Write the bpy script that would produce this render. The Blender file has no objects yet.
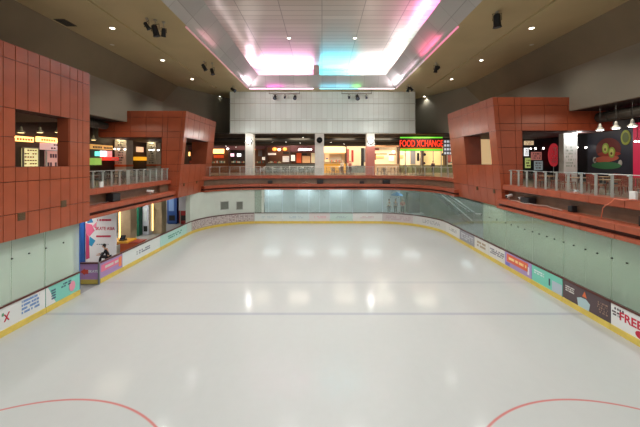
import bpy, bmesh, math, random
from mathutils import Vector, Matrix
random.seed(7)
PI = math.pi
C = bpy.context.scene.collection
SC = bpy.context.scene

# ---------------------------------------------------------------- camera, world, exposure
cam = bpy.data.cameras.new('camera'); cam.lens = 18.0; cam.sensor_width = 36.0
cam.shift_x = -0.0031; cam.shift_y = -0.0805; cam.clip_end = 300
co = bpy.data.objects.new('camera', cam); C.objects.link(co)
co.location = (0, 0, 7.0); co.rotation_euler = (PI/2, 0, 0)
SC.camera = co
w = bpy.data.worlds.new('world'); SC.world = w; w.use_nodes = True
w.node_tree.nodes['Background'].inputs[0].default_value = (0.97, 1.0, 1.0, 1)
w.node_tree.nodes['Background'].inputs[1].default_value = 0.55
SC.view_settings.view_transform = 'Standard'; SC.view_settings.look = 'None'
SC.view_settings.exposure = 0.0; SC.view_settings.gamma = 1.0
SC.view_settings.use_curve_mapping = False
SC.cycles.max_bounces = 7; SC.cycles.diffuse_bounces = 4; SC.cycles.glossy_bounces = 4
SC.cycles.transparent_max_bounces = 12
SC.cycles.sample_clamp_indirect = 6.0
SC.cycles.caustics_reflective = False; SC.cycles.caustics_refractive = False

def lin(c):
    return tuple(((v/255)/12.92 if v/255 <= 0.04045 else ((v/255+0.055)/1.055)**2.4) for v in c)

def lamp(kind, name, loc, energy, col=(1, .93, .82), size=.2, size_y=None, rot=(0, 0, 0), angle=None, blend=.6):
    l = bpy.data.lights.new(name, kind); l.energy = energy; l.color = col
    if kind == 'AREA':
        l.shape = 'RECTANGLE'; l.size = size; l.size_y = size_y or size
    elif kind in ('SPOT', 'POINT'):
        l.shadow_soft_size = size
    if kind == 'SPOT':
        l.spot_size = angle or 2.2; l.spot_blend = blend
    o = bpy.data.objects.new(name, l); C.objects.link(o)
    o.location = loc; o.rotation_euler = rot
    return o

WARM = (1.0, 1.0, .95)
# recessed ceiling downlights (lamp positions are shared with the fittings built below)
SIDE_DL = [(s*13.3, y) for s in (-1, 1) for y in (1.5, 7.8, 14.0, 20.3, 26.7, 32.8, 41.5)]
MID_DL = [(s*2.93, y) for s in (-1, 1) for y in (6.6, 13.9, 21.1, 28.4)]
for x, y in SIDE_DL:
    lamp('SPOT', 'downlight_lamp', (x, y, 15.42), (560 if y < 30 else 850) if y < 40 else 120, WARM, .12, angle=2.2)
for x, y in MID_DL:
    lamp('SPOT', 'downlight_lamp', (x, y, 17.9), 1700, (1, 1, .97), .12, angle=2.3)
# cove LED runs lying on top of the ceiling ring, shining up at the raised ceiling
def cove(x0, y0, x1, y1, col, e, z=17.0):
    dx, dy = x1-x0, y1-y0; L = math.hypot(dx, dy)
    lamp('AREA', 'cove_lamp', ((x0+x1)/2, (y0+y1)/2, z), e*L*1.9, col, L, .22, rot=(PI, 0, math.atan2(dy, dx)))
PINK = (1.0, .22, .62); CYAN = (.08, .72, 1.0); WHT = (1, .92, .96); TEAL = (.3, .95, .85)
cove(-7.2, 37.0, -4.2, 37.0, (1, .5, .85), 75); cove(-4.2, 37.0, -1.0, 37.0, (1, .45, .82), 75)
cove(-0.2, 37.0, 4.2, 37.0, CYAN, 80); cove(4.2, 37.0, 7.2, 37.0, WHT, 70)
cove(-7.75, 36.4, -7.75, 33.5, (1, .7, .88), 30); cove(-7.75, 33, -7.75, 8, (1, .85, .88), 1.5)
cove(7.75, 36.4, 7.75, 31, WHT, 34); cove(7.75, 31, 7.75, 25.5, (.7, .95, .95), 7)
cove(7.75, 25.5, 7.75, 18, PINK, 26); cove(7.75, 18, 7.75, 8, WHT, 1.5)
# flood lamps on the far columns
for x in (-8.75, 5.85):
    lamp('POINT', 'flood_lamp', (x, 37.75, 9.5), 60, (1, .98, .95), .07)
# spots added by the mid-distance stage lights to brighten the far wall
from mathutils import Vector as _V
for x in (-9.4, 9.75):
    lamp('SPOT', 'wall_fill', (x*.98, 27.6, 14.6), 1000, (1, 1, .97), .15, rot=(_V((-x*.75, 11.0, -2.2))).to_track_quat('-Z', 'Y').to_euler(), angle=1.5, blend=1.0)
# unseen area panels added to brighten food court and arcades (under the dark level-two ceiling)
for x, y, e in ((-17, 46, 110), (-12, 46, 150), (-5, 46.5, 240), (0, 46.5, 200), (3, 46, 260), (8, 46, 520), (13, 46, 520), (18, 45, 300),
                (-16.4, 20, 60), (-16.4, 25, 70), (-16, 34, 120), (-16, 14, 50), (16.5, 12, 60), (16.5, 19, 80), (17, 27, 150), (16, 33, 160),
                (-8, 41, 110), (-3, 41, 130), (3, 41, 110), (8, 41, 130), (13, 40, 110)):
    lamp('AREA', 'shop_fill', (x, y, 10.35), e*1.1, (1, .86, .66), 2.6)
# unseen area panels added to brighten the lobby level
for x, y, e in ((-16.6, 20, 190), (-17.0, 24.3, 180), (-17.4, 29, 190), (-17.6, 34.2, 160)):
    lamp('AREA', 'lobby_fill', (x-.6, y, 3.9), e*.8, (1, .93, .82), 1.6)
for x, y, e in ((-6, 38.2, 110), (-2, 38.2, 100), (2, 38.2, 100), (6, 38.2, 100), (10.5, 37.3, 90), (16, 34, 150)):
    lamp('AREA', 'corridor_fill', (x, y+.1, 3.85), e*.6, (.82, .92, 1.0), 2.0, 1.2)  # unseen panels added to brighten the space behind the far glass

# ---------------------------------------------------------------- materials
MATS = {}
def mat(name, col, rough=.5, metal=0, noise=0.0, nscale=4, bump=0.0, emit=None, estr=0, spec=.5, coat=0):
    if name in MATS: return MATS[name]
    m = bpy.data.materials.new(name); m.use_nodes = True; nt = m.node_tree
    b = nt.nodes['Principled BSDF']; c = lin(col)
    b.inputs['Base Color'].default_value = (*c, 1); b.inputs['Roughness'].default_value = rough
    b.inputs['Metallic'].default_value = metal; b.inputs['Specular IOR Level'].default_value = spec
    if coat: b.inputs['Coat Weight'].default_value = coat; b.inputs['Coat Roughness'].default_value = .12
    if noise or bump:
        tc = nt.nodes.new('ShaderNodeTexCoord'); n = nt.nodes.new('ShaderNodeTexNoise')
        n.inputs['Scale'].default_value = nscale; n.inputs['Detail'].default_value = 4
        nt.links.new(tc.outputs['Object'], n.inputs['Vector'])
        if noise:
            r = nt.nodes.new('ShaderNodeMapRange'); r.inputs[1].default_value = .3; r.inputs[2].default_value = .7
            r.inputs[3].default_value = 1-noise; r.inputs[4].default_value = 1+noise
            nt.links.new(n.outputs['Fac'], r.inputs[0])
            v = nt.nodes.new('ShaderNodeVectorMath'); v.operation = 'SCALE'; v.inputs[0].default_value = c
            nt.links.new(r.outputs[0], v.inputs['Scale']); nt.links.new(v.outputs[0], b.inputs['Base Color'])
        if bump:
            bp = nt.nodes.new('ShaderNodeBump'); bp.inputs['Strength'].default_value = bump; bp.inputs['Distance'].default_value = .02
            nt.links.new(n.outputs['Fac'], bp.inputs['Height']); nt.links.new(bp.outputs[0], b.inputs['Normal'])
    if emit:
        b.inputs['Emission Color'].default_value = (*lin(emit), 1); b.inputs['Emission Strength'].default_value = estr
    MATS[name] = m; return m

def glass_mat(name, tint, haze, fres=1.45, rough=.03, dcol=(190, 205, 195)):
    m = bpy.data.materials.new(name); m.use_nodes = True; nt = m.node_tree; nt.nodes.clear()
    out = nt.nodes.new('ShaderNodeOutputMaterial')
    tr = nt.nodes.new('ShaderNodeBsdfTransparent'); tr.inputs[0].default_value = (*lin(tint), 1)
    gl = nt.nodes.new('ShaderNodeBsdfGlossy'); gl.inputs['Roughness'].default_value = rough
    df = nt.nodes.new('ShaderNodeBsdfDiffuse'); df.inputs[0].default_value = (*lin(dcol), 1)
    lw = nt.nodes.new('ShaderNodeLayerWeight'); pw = nt.nodes.new('ShaderNodeMath'); pw.operation = 'POWER'; pw.inputs[1].default_value = 5
    nt.links.new(lw.outputs['Facing'], pw.inputs[0]); fr = nt.nodes.new('ShaderNodeMath'); fr.operation = 'MULTIPLY_ADD'; fr.inputs[1].default_value = .9; fr.inputs[2].default_value = .05
    nt.links.new(pw.outputs[0], fr.inputs[0])
    a = nt.nodes.new('ShaderNodeMixShader'); a.inputs[0].default_value = haze  # pale diffuse mix: milky acrylic plus brightness put into the pane colour
    b = nt.nodes.new('ShaderNodeMixShader')
    nt.links.new(tr.outputs[0], a.inputs[1]); nt.links.new(df.outputs[0], a.inputs[2])
    nt.links.new(fr.outputs[0], b.inputs[0]); nt.links.new(a.outputs[0], b.inputs[1]); nt.links.new(gl.outputs[0], b.inputs[2])
    nt.links.new(b.outputs[0], out.inputs[0]); MATS[name] = m; return m

M_red = mat('red_panel', (162, 80, 52), .3, noise=.10, nscale=1.2, spec=.5)
M_redd = mat('red_backing', (70, 28, 20), .6)
M_redf = mat('red_fascia', (164, 82, 56), .35, noise=.12, nscale=2)
M_olive = mat('olive_wall', (138, 130, 114), .8, noise=.06, nscale=.4)
M_soffit = mat('beige_soffit', (186, 169, 128), .45, noise=.08, nscale=.35)
M_slope = mat('brown_bulkhead', (124, 110, 86), .7, noise=.1, nscale=.4)
M_pale = mat('pale_plaster', (205, 214, 203), .5, noise=.05, nscale=.8)
M_green = mat('pale_green_wall', (196, 210, 188), .35, noise=.07, nscale=.6)
M_bluew = mat('pale_blue_wall', (212, 224, 230), .4, noise=.12, nscale=.5)
M_black = mat('dark_ceiling', (34, 32, 30), .7, noise=.3, nscale=1.5)
M_dark = mat('matte_black', (22, 22, 24), .5)
M_steel = mat('brushed_steel', (190, 192, 188), .3, metal=.8)
M_post = mat('satin_aluminium', (206, 212, 206), .35, metal=.3)
M_white = mat('white_paint', (232, 232, 228), .4)
M_tile = mat('mall_floor_tile', (128, 104, 84), .3, noise=.15, nscale=2)
M_conc = mat('grey_floor', (150, 152, 152), .5, noise=.1, nscale=1.5)
M_yellow = mat('yellow_kick', (222, 196, 92), .4, noise=.08, nscale=3)
M_rail = mat('dark_red_rail', (88, 44, 38), .4)
M_wood = mat('brown_wood', (120, 72, 42), .5, noise=.15, nscale=5)
M_tan = mat('tan_column', (178, 158, 128), .5, noise=.08, nscale=2)
M_colm = mat('far_column_paint', (222, 218, 208), .5, noise=.05, nscale=2)
M_glass = glass_mat('shield_glass', (246, 251, 247), .16)
M_glassl = glass_mat('shield_glass_mint', (248, 252, 249), .34, dcol=(226, 240, 228))  # left panes mixed paler, their extra brightness put into the colour
M_glassb = glass_mat('rail_glass', (250, 253, 252), .02)
def E(name, col, s): return mat(name, col, .6, emit=col, estr=s)
E_white = E('lamp_white', (255, 250, 240), 14)
E_down = E('downlight_glow', (255, 246, 228), 9)
E_warm = E('warm_glow', (255, 190, 110), 3.0)
E_orange = E('orange_glow', (255, 140, 60), 2.6)
E_cream = E('cream_lit', (255, 232, 190), 1.5)
E_screen = E('screen_lit', (230, 235, 240), 1.6)

# panelled metal wall at the far end and panelled raised ceiling
def panel_mat(name, c1, c2, mortar, bw, bh, rough, axes, coat=0, msize=.012, metal=0):
    m = bpy.data.materials.new(name); m.use_nodes = True; nt = m.node_tree; b = nt.nodes['Principled BSDF']
    tc = nt.nodes.new('ShaderNodeTexCoord'); sx = nt.nodes.new('ShaderNodeSeparateXYZ'); cx = nt.nodes.new('ShaderNodeCombineXYZ')
    nt.links.new(tc.outputs['Object'], sx.inputs[0])
    nt.links.new(sx.outputs[axes[0]], cx.inputs[0]); nt.links.new(sx.outputs[axes[1]], cx.inputs[1])
    br = nt.nodes.new('ShaderNodeTexBrick'); br.offset = 0; br.inputs['Scale'].default_value = 1
    br.inputs['Brick Width'].default_value = bw; br.inputs['Row Height'].default_value = bh
    br.inputs['Mortar Size'].default_value = msize; br.inputs['Mortar Smooth'].default_value = .3
    br.inputs['Color1'].default_value = (*lin(c1), 1); br.inputs['Color2'].default_value = (*lin(c2), 1)
    br.inputs['Mortar'].default_value = (*lin(mortar), 1)
    nt.links.new(cx.outputs[0], br.inputs['Vector']); nt.links.new(br.outputs['Color'], b.inputs['Base Color'])
    b.inputs['Roughness'].default_value = rough; b.inputs['Metallic'].default_value = metal
    MATS[name] = m; return m
M_farp = panel_mat('far_metal_panels', (238, 247, 240), (227, 236, 228), (192, 194, 182), .62, 2.45, .45, 'XZ', msize=.012)
M_upper = panel_mat('raised_ceiling_panels', (214, 206, 196), (199, 190, 180), (152, 144, 136), 3.0, .75, .35, 'XY', msize=.03, metal=.3)
M_ring = panel_mat('ring_panels', (190, 188, 182), (170, 168, 164), (150, 148, 142), 2.2, 1.6, .35, 'YX', msize=.02)

# ice with painted lines under the surface
def ice_material():
    m = bpy.data.materials.new('ice'); m.use_nodes = True; nt = m.node_tree; b = nt.nodes['Principled BSDF']
    L = nt.links.new
    tc = nt.nodes.new('ShaderNodeTexCoord'); sx = nt.nodes.new('ShaderNodeSeparateXYZ'); L(tc.outputs['Object'], sx.inputs[0])
    def math_(op, a, b_=None, c_=None):
        n = nt.nodes.new('ShaderNodeMath'); n.operation = op
        for i, v in enumerate((a, b_, c_)):
            if v is None: continue
            if isinstance(v, (int, float)): n.inputs[i].default_value = v
            else: L(v, n.inputs[i])
        return n.outputs[0]
    def noise(scale, detail=5, sc=(1, 1, 1)):
        mp = nt.nodes.new('ShaderNodeMapping'); mp.inputs['Scale'].default_value = sc; L(tc.outputs['Object'], mp.inputs[0])
        n = nt.nodes.new('ShaderNodeTexNoise'); n.inputs['Scale'].default_value = scale; n.inputs['Detail'].default_value = detail
        L(mp.outputs[0], n.inputs['Vector']); return n.outputs['Fac']
    big = noise(.18, 4); fine = noise(3.0, 8); scr = noise(2.0, 6, (8, .5, 1))
    v = math_('ADD', math_('MULTIPLY', big, .10), math_('MULTIPLY', fine, .05)); v = math_('ADD', v, math_('MULTIPLY', scr, .03))
    v = math_('ADD', v, .91)
    base = nt.nodes.new('ShaderNodeVectorMath'); base.operation = 'SCALE'; base.inputs[0].default_value = lin((196, 199, 197)); L(v, base.inputs['Scale'])
    cur = base.outputs[0]
    def paint(cur, fac, col):
        mx = nt.nodes.new('ShaderNodeMix'); mx.data_type = 'RGBA'
        L(fac, mx.inputs['Factor']); L(cur, mx.inputs['A']); mx.inputs['B'].default_value = (*lin(col), 1)
        return mx.outputs['Result']
    def band(dist, half, soft):
        r = nt.nodes.new('ShaderNodeMapRange'); r.inputs[1].default_value = half; r.inputs[2].default_value = half+soft
        r.inputs[3].default_value = 1; r.inputs[4].default_value = 0; L(dist, r.inputs[0]); return r.outputs[0]
    X, Y = sx.outputs[0], sx.outputs[1]
    ax = math_('ABSOLUTE', X)
    d = math_('SQRT', math_('ADD', math_('POWER', math_('SUBTRACT', ax, 7.2), 2), math_('POWER', math_('SUBTRACT', Y, 4.9), 2)))
    ring = math_('MULTIPLY', band(math_('ABSOLUTE', math_('SUBTRACT', d, 4.53)), .015, .035), .72)
    cur = paint(cur, ring, (205, 70, 62))
    for y0, hw, st, col in ((14.75, .07, .34, (84, 92, 150)), (18.6, .12, .16, (110, 120, 150)), (36.2, .1, .25, (190, 120, 110))):
        f = math_('MULTIPLY', band(math_('ABSOLUTE', math_('SUBTRACT', Y, y0)), hw, .08), math_('MULTIPLY', math_('ADD', big, .3), st))
        cur = paint(cur, f, col)
    L(cur, b.inputs['Base Color'])
    b.inputs['Roughness'].default_value = .5; b.inputs['Specular IOR Level'].default_value = .4
    rr = math_('ADD', math_('MULTIPLY', fine, .12), .06)
    b.inputs['Coat Weight'].default_value = .6; L(rr, b.inputs['Coat Roughness']); b.inputs['Coat IOR'].default_value = 1.31
    return m
M_ice = ice_material()

# ---------------------------------------------------------------- mesh helpers
class MB:
    def __init__(s): s.v = []; s.f = []; s.mi = []; s.smooth = False
    def add(s, vs, fs, mi=0):
        n = len(s.v); s.v += [tuple(p) for p in vs]; s.f += [tuple(i+n for i in f) for f in fs]; s.mi += [mi]*len(fs); return s
    def box(s, x0, y0, z0, x1, y1, z1, mi=0):
        x0, x1 = sorted((x0, x1)); y0, y1 = sorted((y0, y1)); z0, z1 = sorted((z0, z1))
        vs = [(x, y, z) for x in (x0, x1) for y in (y0, y1) for z in (z0, z1)]
        return s.add(vs, [(0, 1, 3, 2), (4, 6, 7, 5), (0, 4, 5, 1), (2, 3, 7, 6), (0, 2, 6, 4), (1, 5, 7, 3)], mi)
    def obox(s, o, U, V, N, u0, u1, v0, v1, n0, n1, mi=0):
        o, U, V, N = Vector(o), Vector(U), Vector(V), Vector(N)
        vs = [o+U*u+V*v+N*n for u in (u0, u1) for v in (v0, v1) for n in (n0, n1)]
        return s.add(vs, [(0, 1, 3, 2), (4, 6, 7, 5), (0, 4, 5, 1), (2, 3, 7, 6), (0, 2, 6, 4), (1, 5, 7, 3)], mi)
    def tube(s, pts, r, seg=8, mi=0, caps=True):
        pts = [Vector(p) for p in pts]; rs = r if isinstance(r, (list, tuple)) else [r]*len(pts)
        rings = []; up = Vector((0, 0, 1))
        for i, p in enumerate(pts):
            d = (pts[min(i+1, len(pts)-1)]-pts[max(i-1, 0)])
            if d.length < 1e-6: d = up.copy()
            d.normalize()
            a = d.cross(up) if abs(d.dot(up)) < .95 else d.cross(Vector((1, 0, 0)))
            a.normalize(); b = d.cross(a)
            rings.append([p+(a*math.cos(2*PI*k/seg)+b*math.sin(2*PI*k/seg))*rs[i] for k in range(seg)])
        vs = [q for R in rings for q in R]; fs = []
        for i in range(len(rings)-1):
            for k in range(seg):
                k2 = (k+1) % seg; fs.append((i*seg+k, i*seg+k2, (i+1)*seg+k2, (i+1)*seg+k))
        if caps: fs += [tuple(range(seg))[::-1], tuple((len(rings)-1)*seg+k for k in range(seg))]
        return s.add(vs, fs, mi)
    def lathe(s, c, prof, seg=16, mi=0, axis='Z'):
        vs = []; fs = []
        for r, z in prof:
            for k in range(seg):
                a = 2*PI*k/seg; q = (r*math.cos(a), r*math.sin(a), z)
                if axis == 'Y': q = (q[0], q[2], q[1])
                if axis == 'X': q = (q[2], q[0], q[1])
                vs.append((c[0]+q[0], c[1]+q[1], c[2]+q[2]))
        for i in range(len(prof)-1):
            for k in range(seg):
                k2 = (k+1) % seg; fs.append((i*seg+k, i*seg+k2, (i+1)*seg+k2, (i+1)*seg+k))
        fs += [tuple(range(seg))[::-1], tuple((len(prof)-1)*seg+k for k in range(seg))]
        return s.add(vs, fs, mi)
    def ball(s, c, r, seg=12, sc=(1, 1, 1), mi=0):
        n = seg//2
        vs = []; fs = []
        for i in range(n+1):
            t = PI*i/n
            for k in range(seg):
                a = 2*PI*k/seg
                vs.append((c[0]+r*sc[0]*math.sin(t)*math.cos(a), c[1]+r*sc[1]*math.sin(t)*math.sin(a), c[2]+r*sc[2]*math.cos(t)))
        for i in range(n):
            for k in range(seg):
                k2 = (k+1) % seg; fs.append((i*seg+k, (i+1)*seg+k, (i+1)*seg+k2, i*seg+k2))
        return s.add(vs, fs, mi)
    def prism(s, poly, z0, z1, mi=0):
        n = len(poly); vs = [(x, y, z0) for x, y in poly]+[(x, y, z1) for x, y in poly]
        fs = [tuple(range(n))[::-1], tuple(range(n, 2*n))]+[(i, (i+1) % n, n+(i+1) % n, n+i) for i in range(n)]
        return s.add(vs, fs, mi)
    def build(s, name, m, parent=None, bevel=0, smooth=False, merge=False, shift=None):
        me = bpy.data.meshes.new(name)
        sh = Vector(shift) if shift else Vector((0, 0, 0))
        if parent is not None and shift is None: sh = Vector(parent.get('_o', (0, 0, 0)))
        me.from_pydata([tuple(Vector(p)-sh) for p in s.v], [], s.f)
        for mm in (m if isinstance(m, (list, tuple)) else [m]): me.materials.append(mm)
        me.polygons.foreach_set('material_index', s.mi)
        bm = bmesh.new(); bm.from_mesh(me)
        if merge: bmesh.ops.remove_doubles(bm, verts=bm.verts, dist=1e-4)
        bmesh.ops.recalc_face_normals(bm, faces=bm.faces); bm.to_mesh(me); bm.free()
        if smooth: me.polygons.foreach_set('use_smooth', [True]*len(me.polygons))
        me.update()
        o = bpy.data.objects.new(name, me); C.objects.link(o)
        if parent is not None: o.parent = parent; o['_o'] = tuple(sh)
        elif shift: o.location = shift
        if bevel:
            md = o.modifiers.new('bevel', 'BEVEL'); md.width = bevel; md.segments = 2; md.limit_method = 'ANGLE'
        return o

ROOTS = []
def tag(o, label, cat, group=None, kind=None):
    o['label'] = label; o['category'] = cat
    if group: o['group'] = group
    if kind: o['kind'] = kind
    return o
def thing(name, label, cat, loc=(0, 0, 0), group=None):
    """Empty at the base of a thing; parts are given in world coordinates and shifted into its frame."""
    o = bpy.data.objects.new(name, None); C.objects.link(o); o.location = loc; o['_o'] = tuple(loc)
    o.empty_display_size = .2
    ROOTS.append(o)
    return tag(o, label, cat, group)
def struct(name, mb, m, label=None, **k):
    o = mb.build(name, m, **k)
    if k.get('parent') is None: o['kind'] = 'structure'
    if label: o['label'] = label
    return o
def sempty(name, loc=(0, 0, 0)):
    o = bpy.data.objects.new(name, None); C.objects.link(o); o.location = loc; o['_o'] = tuple(loc); o['kind'] = 'structure'; ROOTS.append(o); return o
def dup(root, loc, rz=0, label=None, group=None):
    r = root.copy(); C.objects.link(r); r.location = loc; r.rotation_euler = (0, 0, rz)
    if label: r['label'] = label
    if group: r['group'] = group
    for ch in list(root.children):
        c = ch.copy(); C.objects.link(c); c.parent = r
        for g in ch.children:
            d = g.copy(); C.objects.link(d); d.parent = c
    return r
def text_mesh(name, txt, o, U, V, size, m, parent, depth=.01, bold=0.0, sx=1.0, align='CENTER'):
    cu = bpy.data.curves.new(name, 'FONT'); cu.body = txt; cu.size = size; cu.extrude = depth; cu.offset = bold
    cu.align_x = align; cu.align_y = 'CENTER'; cu.resolution_u = 3
    t = bpy.data.objects.new(name, cu); C.objects.link(t)
    dg = bpy.context.evaluated_depsgraph_get(); me = bpy.data.meshes.new_from_object(t.evaluated_get(dg))
    bpy.data.objects.remove(t)
    U, V = Vector(U).normalized(), Vector(V).normalized(); N = U.cross(V)
    M = Matrix((( *(U*sx), 0), (*V, 0), (*N, 0), (0, 0, 0, 1))).transposed()
    M.translation = Vector(o)-Vector(parent.get('_o', (0, 0, 0)))
    me.transform(M); me.materials.clear(); me.materials.append(m)
    ob = bpy.data.objects.new(name, me); C.objects.link(ob); ob.parent = parent
    return ob
def scribble(mb, o, U, V, w, h, rows, n0=.004, n1=.012, dens=.7, seed=0):
    """illegible small print: rows of short bars"""
    rnd = random.Random(seed); U, V = Vector(U), Vector(V); N = U.cross(V)
    for r in range(rows):
        v = h*(.5-(r+.5)/rows); u = -w/2
        while u < w/2:
            l = rnd.uniform(.03, .09)*w
            if rnd.random() < dens: mb.obox(o, U, V, N, u, min(u+l*.8, w/2), v-h/rows*.3, v+h/rows*.3, n0, n1)
            u += l

# ---------------------------------------------------------------- rink path
XL, XR, YB, R = -12.8, 12.05, 36.5, 6.0
Y0 = 1.0
L1 = YB-R-Y0; LA = PI*R/2; L2 = (XR-R)-(XL+R)
TOT = 2*L1+2*LA+L2
def pp(s, off=0):
    """point and outward normal at arc length s"""
    if s < L1: x, y, nx, ny = XL, Y0+s, -1, 0
    elif s < L1+LA:
        a = (s-L1)/R; x, y = XL+R-R*math.cos(a), YB-R+R*math.sin(a); nx, ny = -math.cos(a), math.sin(a)
    elif s < L1+LA+L2: x, y, nx, ny = XL+R+(s-L1-LA), YB, 0, 1
    elif s < L1+2*LA+L2:
        a = (s-L1-LA-L2)/R; x, y = XR-R+R*math.sin(a), YB-R+R*math.cos(a); nx, ny = math.sin(a), math.cos(a)
    else: x, y, nx, ny = XR, YB-R-(s-L1-2*LA-L2), 1, 0
    return x+nx*off, y+ny*off, nx, ny
def sY(y, right=False):
    return (TOT-(y-Y0)) if right else y-Y0
def stations(s0, s1):
    out = [s0, s1]
    for a in (L1, L1+LA, L1+LA+L2, L1+2*LA+L2):
        if s0 < a < s1: out.append(a)
    for a0 in (L1, L1+LA+L2):
        for k in range(1, 18):
            q = a0+LA*k/18
            if s0 < q < s1: out.append(q)
    out = sorted(out); res = [out[0]]
    for q in out[1:]:
        if q-res[-1] > 1e-3: res.append(q)
    return res
def sweep(mb, s0, s1, prof, mi=0):
    st = stations(s0, s1); n = len(prof); vs = []
    for s in st:
        for o, z in prof:
            x, y, _, _ = pp(s, o); vs.append((x, y, z))
    fs = []
    for i in range(len(st)-1):
        for k in range(n):
            k2 = (k+1) % n; fs.append((i*n+k, i*n+k2, (i+1)*n+k2, (i+1)*n+k))
    fs += [tuple(range(n))[::-1], tuple((len(st)-1)*n+k for k in range(n))]
    return mb.add(vs, fs, mi)
def rect(o0, o1, z0, z1): return [(o0, z0), (o1, z0), (o1, z1), (o0, z1)]

# ---------------------------------------------------------------- floor, ice
mb = MB(); mb.box(-27, -3, -.3, 27, 55, -.03); struct('floor', mb, M_conc)
pts = [pp(s)[:2] for s in stations(0, TOT)]
mb = MB(); mb.prism(pts, -.028, 0.0)
ice = mb.build('floor_ice', M_ice); ice['kind'] = 'structure'; ice['label'] = 'pale skating ice with two red circles and faint blue lines'
# level-two decks
mb = MB(); mb.box(-27, -3, 4.0, -13.6, 55, 5.4); mb.box(12.85, -3, 4.0, 27, 55, 5.4); mb.box(-13.6, 38.0, 4.0, 12.85, 55, 5.4)
sweep(mb, L1-4, TOT-L1+4, rect(.6, 2.2, 4.0, 5.39))
struct('floor_upper_deck', mb, M_tile)

# ---------------------------------------------------------------- ceilings
Z1, Z2, ZU = 15.5, 16.8, 18.0
OX, IX, OY, IY = 8.45, 7.2, 36.8, 36.05
mb = MB()
for s in (-1, 1):      # soffits with a shallow track groove
    mb.box(s*OX, -3, Z1, s*12.0, OY, Z1+.25); mb.box(s*12.35, -3, Z1, s*16.15, 45, Z1+.25)
    mb.box(s*12.0, -3, Z1+.12, s*12.35, OY, Z1+.25)
mb.box(-12.35, OY, Z1, 12.35, 45, Z1+.25)
struct('ceiling', mb, M_soffit)
mb = MB()              # sloped dark bulkhead between soffit and wall
for s in (-1, 1):
    mb.add([(s*16.15, -3, Z1), (s*16.15, 45, Z1), (s*17.0, 45, 13.4), (s*17.0, -3, 13.4), (s*17.3, -3, 13.4), (s*17.3, 45, 13.4), (s*17.3, 45, Z1+.2), (s*17.3, -3, Z1+.2)],
           [(0, 1, 2, 3), (2, 3, 4, 5), (4, 5, 6, 7), (0, 1, 6, 7), (1, 2, 5, 6), (0, 3, 4, 7)])
struct('ceiling_bulkhead', mb, M_slope)
# inclined ring of the coffer
mb = MB()
def ringq(a, b, c, d, t):
    a, b, c, d = map(Vector, (a, b, c, d)); n = (b-a).cross(c-a).normalized()*t
    mb.add([a, b, c, d, a+n, b+n, c+n, d+n], [(0, 1, 2, 3), (4, 7, 6, 5), (0, 4, 5, 1), (1, 5, 6, 2), (2, 6, 7, 3), (3, 7, 4, 0)])
ringq((-OX, -3, Z1), (-OX, OY, Z1), (-IX, IY, Z2), (-IX, -3, Z2), -.05)
ringq((OX, -3, Z1), (OX, OY, Z1), (IX, IY, Z2), (IX, -3, Z2), .05)
ringq((-OX, OY, Z1), (OX, OY, Z1), (IX, IY, Z2), (-IX, IY, Z2), .05)
struct('ceiling_coffer_ring', mb, M_ring)
mb = MB()
mb.box(-10.2, -3, ZU, 10.2, 38.5, ZU+.1)
mb.box(-10.2, -3, Z1+.3, -10.1, 38.5, ZU); mb.box(10.1, -3, Z1+.3, 10.2, 38.5, ZU); mb.box(-10.2, 38.4, Z1+.3, 10.2, 38.5, ZU)
struct('ceiling_raised', mb, M_upper)
# dark beam dividing the far cove
mb = MB(); mb.box(-.95, 36.35, Z2-.02, -.3, 38.3, ZU-.02); mb.add([(-1.0, OY-.05, Z1+.02), (-.25, OY-.05, Z1+.02), (-.25, IY-.04, Z2), (-1.0, IY-.04, Z2), (-1.0, OY+.05, Z1+.02), (-.25, OY+.05, Z1+.02), (-.25, IY+.2, Z2), (-1.0, IY+.2, Z2)], [(0, 1, 2, 3), (4, 7, 6, 5), (0, 4, 5, 1), (1, 5, 6, 2), (2, 6, 7, 3), (3, 7, 4, 0)])
struct('trim_1', mb, mat('beam_brown', (168, 138, 126), .5))
# LED ribbons on the lower edge of the coffer
def ribbon(x0, y0, x1, y1, col, e, lab):
    mb = MB(); dx, dy = x1-x0, y1-y0; L = math.hypot(dx, dy); U = (dx/L, dy/L, 0); N = (-dy/L, dx/L, 0)
    mb.obox((x0, y0, Z1-.01), U, (0, 0, 1), N, 0, L, -.09, .0, -.05, .05)
    o = mb.build('light_strip', mat('led_%d_%d_%d' % col, col, .5, emit=col, estr=e), shift=(x0, y0, Z1))
    return tag(o, lab, 'light strip')
ribbon(-8.35, 36.84, -4.6, 36.84, (255, 200, 235), 4, 'pink white light ribbon along the far coffer edge, left corner end')
ribbon(-4.6, 36.84, -1.0, 36.84, (255, 215, 240), 4, 'pale pink light ribbon along the far coffer edge left of the brown beam')
ribbon(-.25, 36.84, 4.2, 36.84, (120, 215, 235), 2.5, 'cyan light ribbon along the far coffer edge right of the brown beam')
ribbon(4.2, 36.84, 8.35, 36.84, (255, 225, 235), 3, 'whitish light ribbon along the far coffer edge, right corner end')
ribbon(-8.5, 20, -8.5, 36.6, (225, 170, 175), .3, 'pinkish light ribbon along the left lower edge of the coffer')
ribbon(8.5, 20, 8.5, 26.5, (235, 140, 170), .8, 'rose light ribbon on the nearer right lower edge of the coffer')
ribbon(8.5, 26.5, 8.5, 36.6, (225, 200, 205), .5, 'whitish light ribbon on the farther right lower edge of the coffer')
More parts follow.
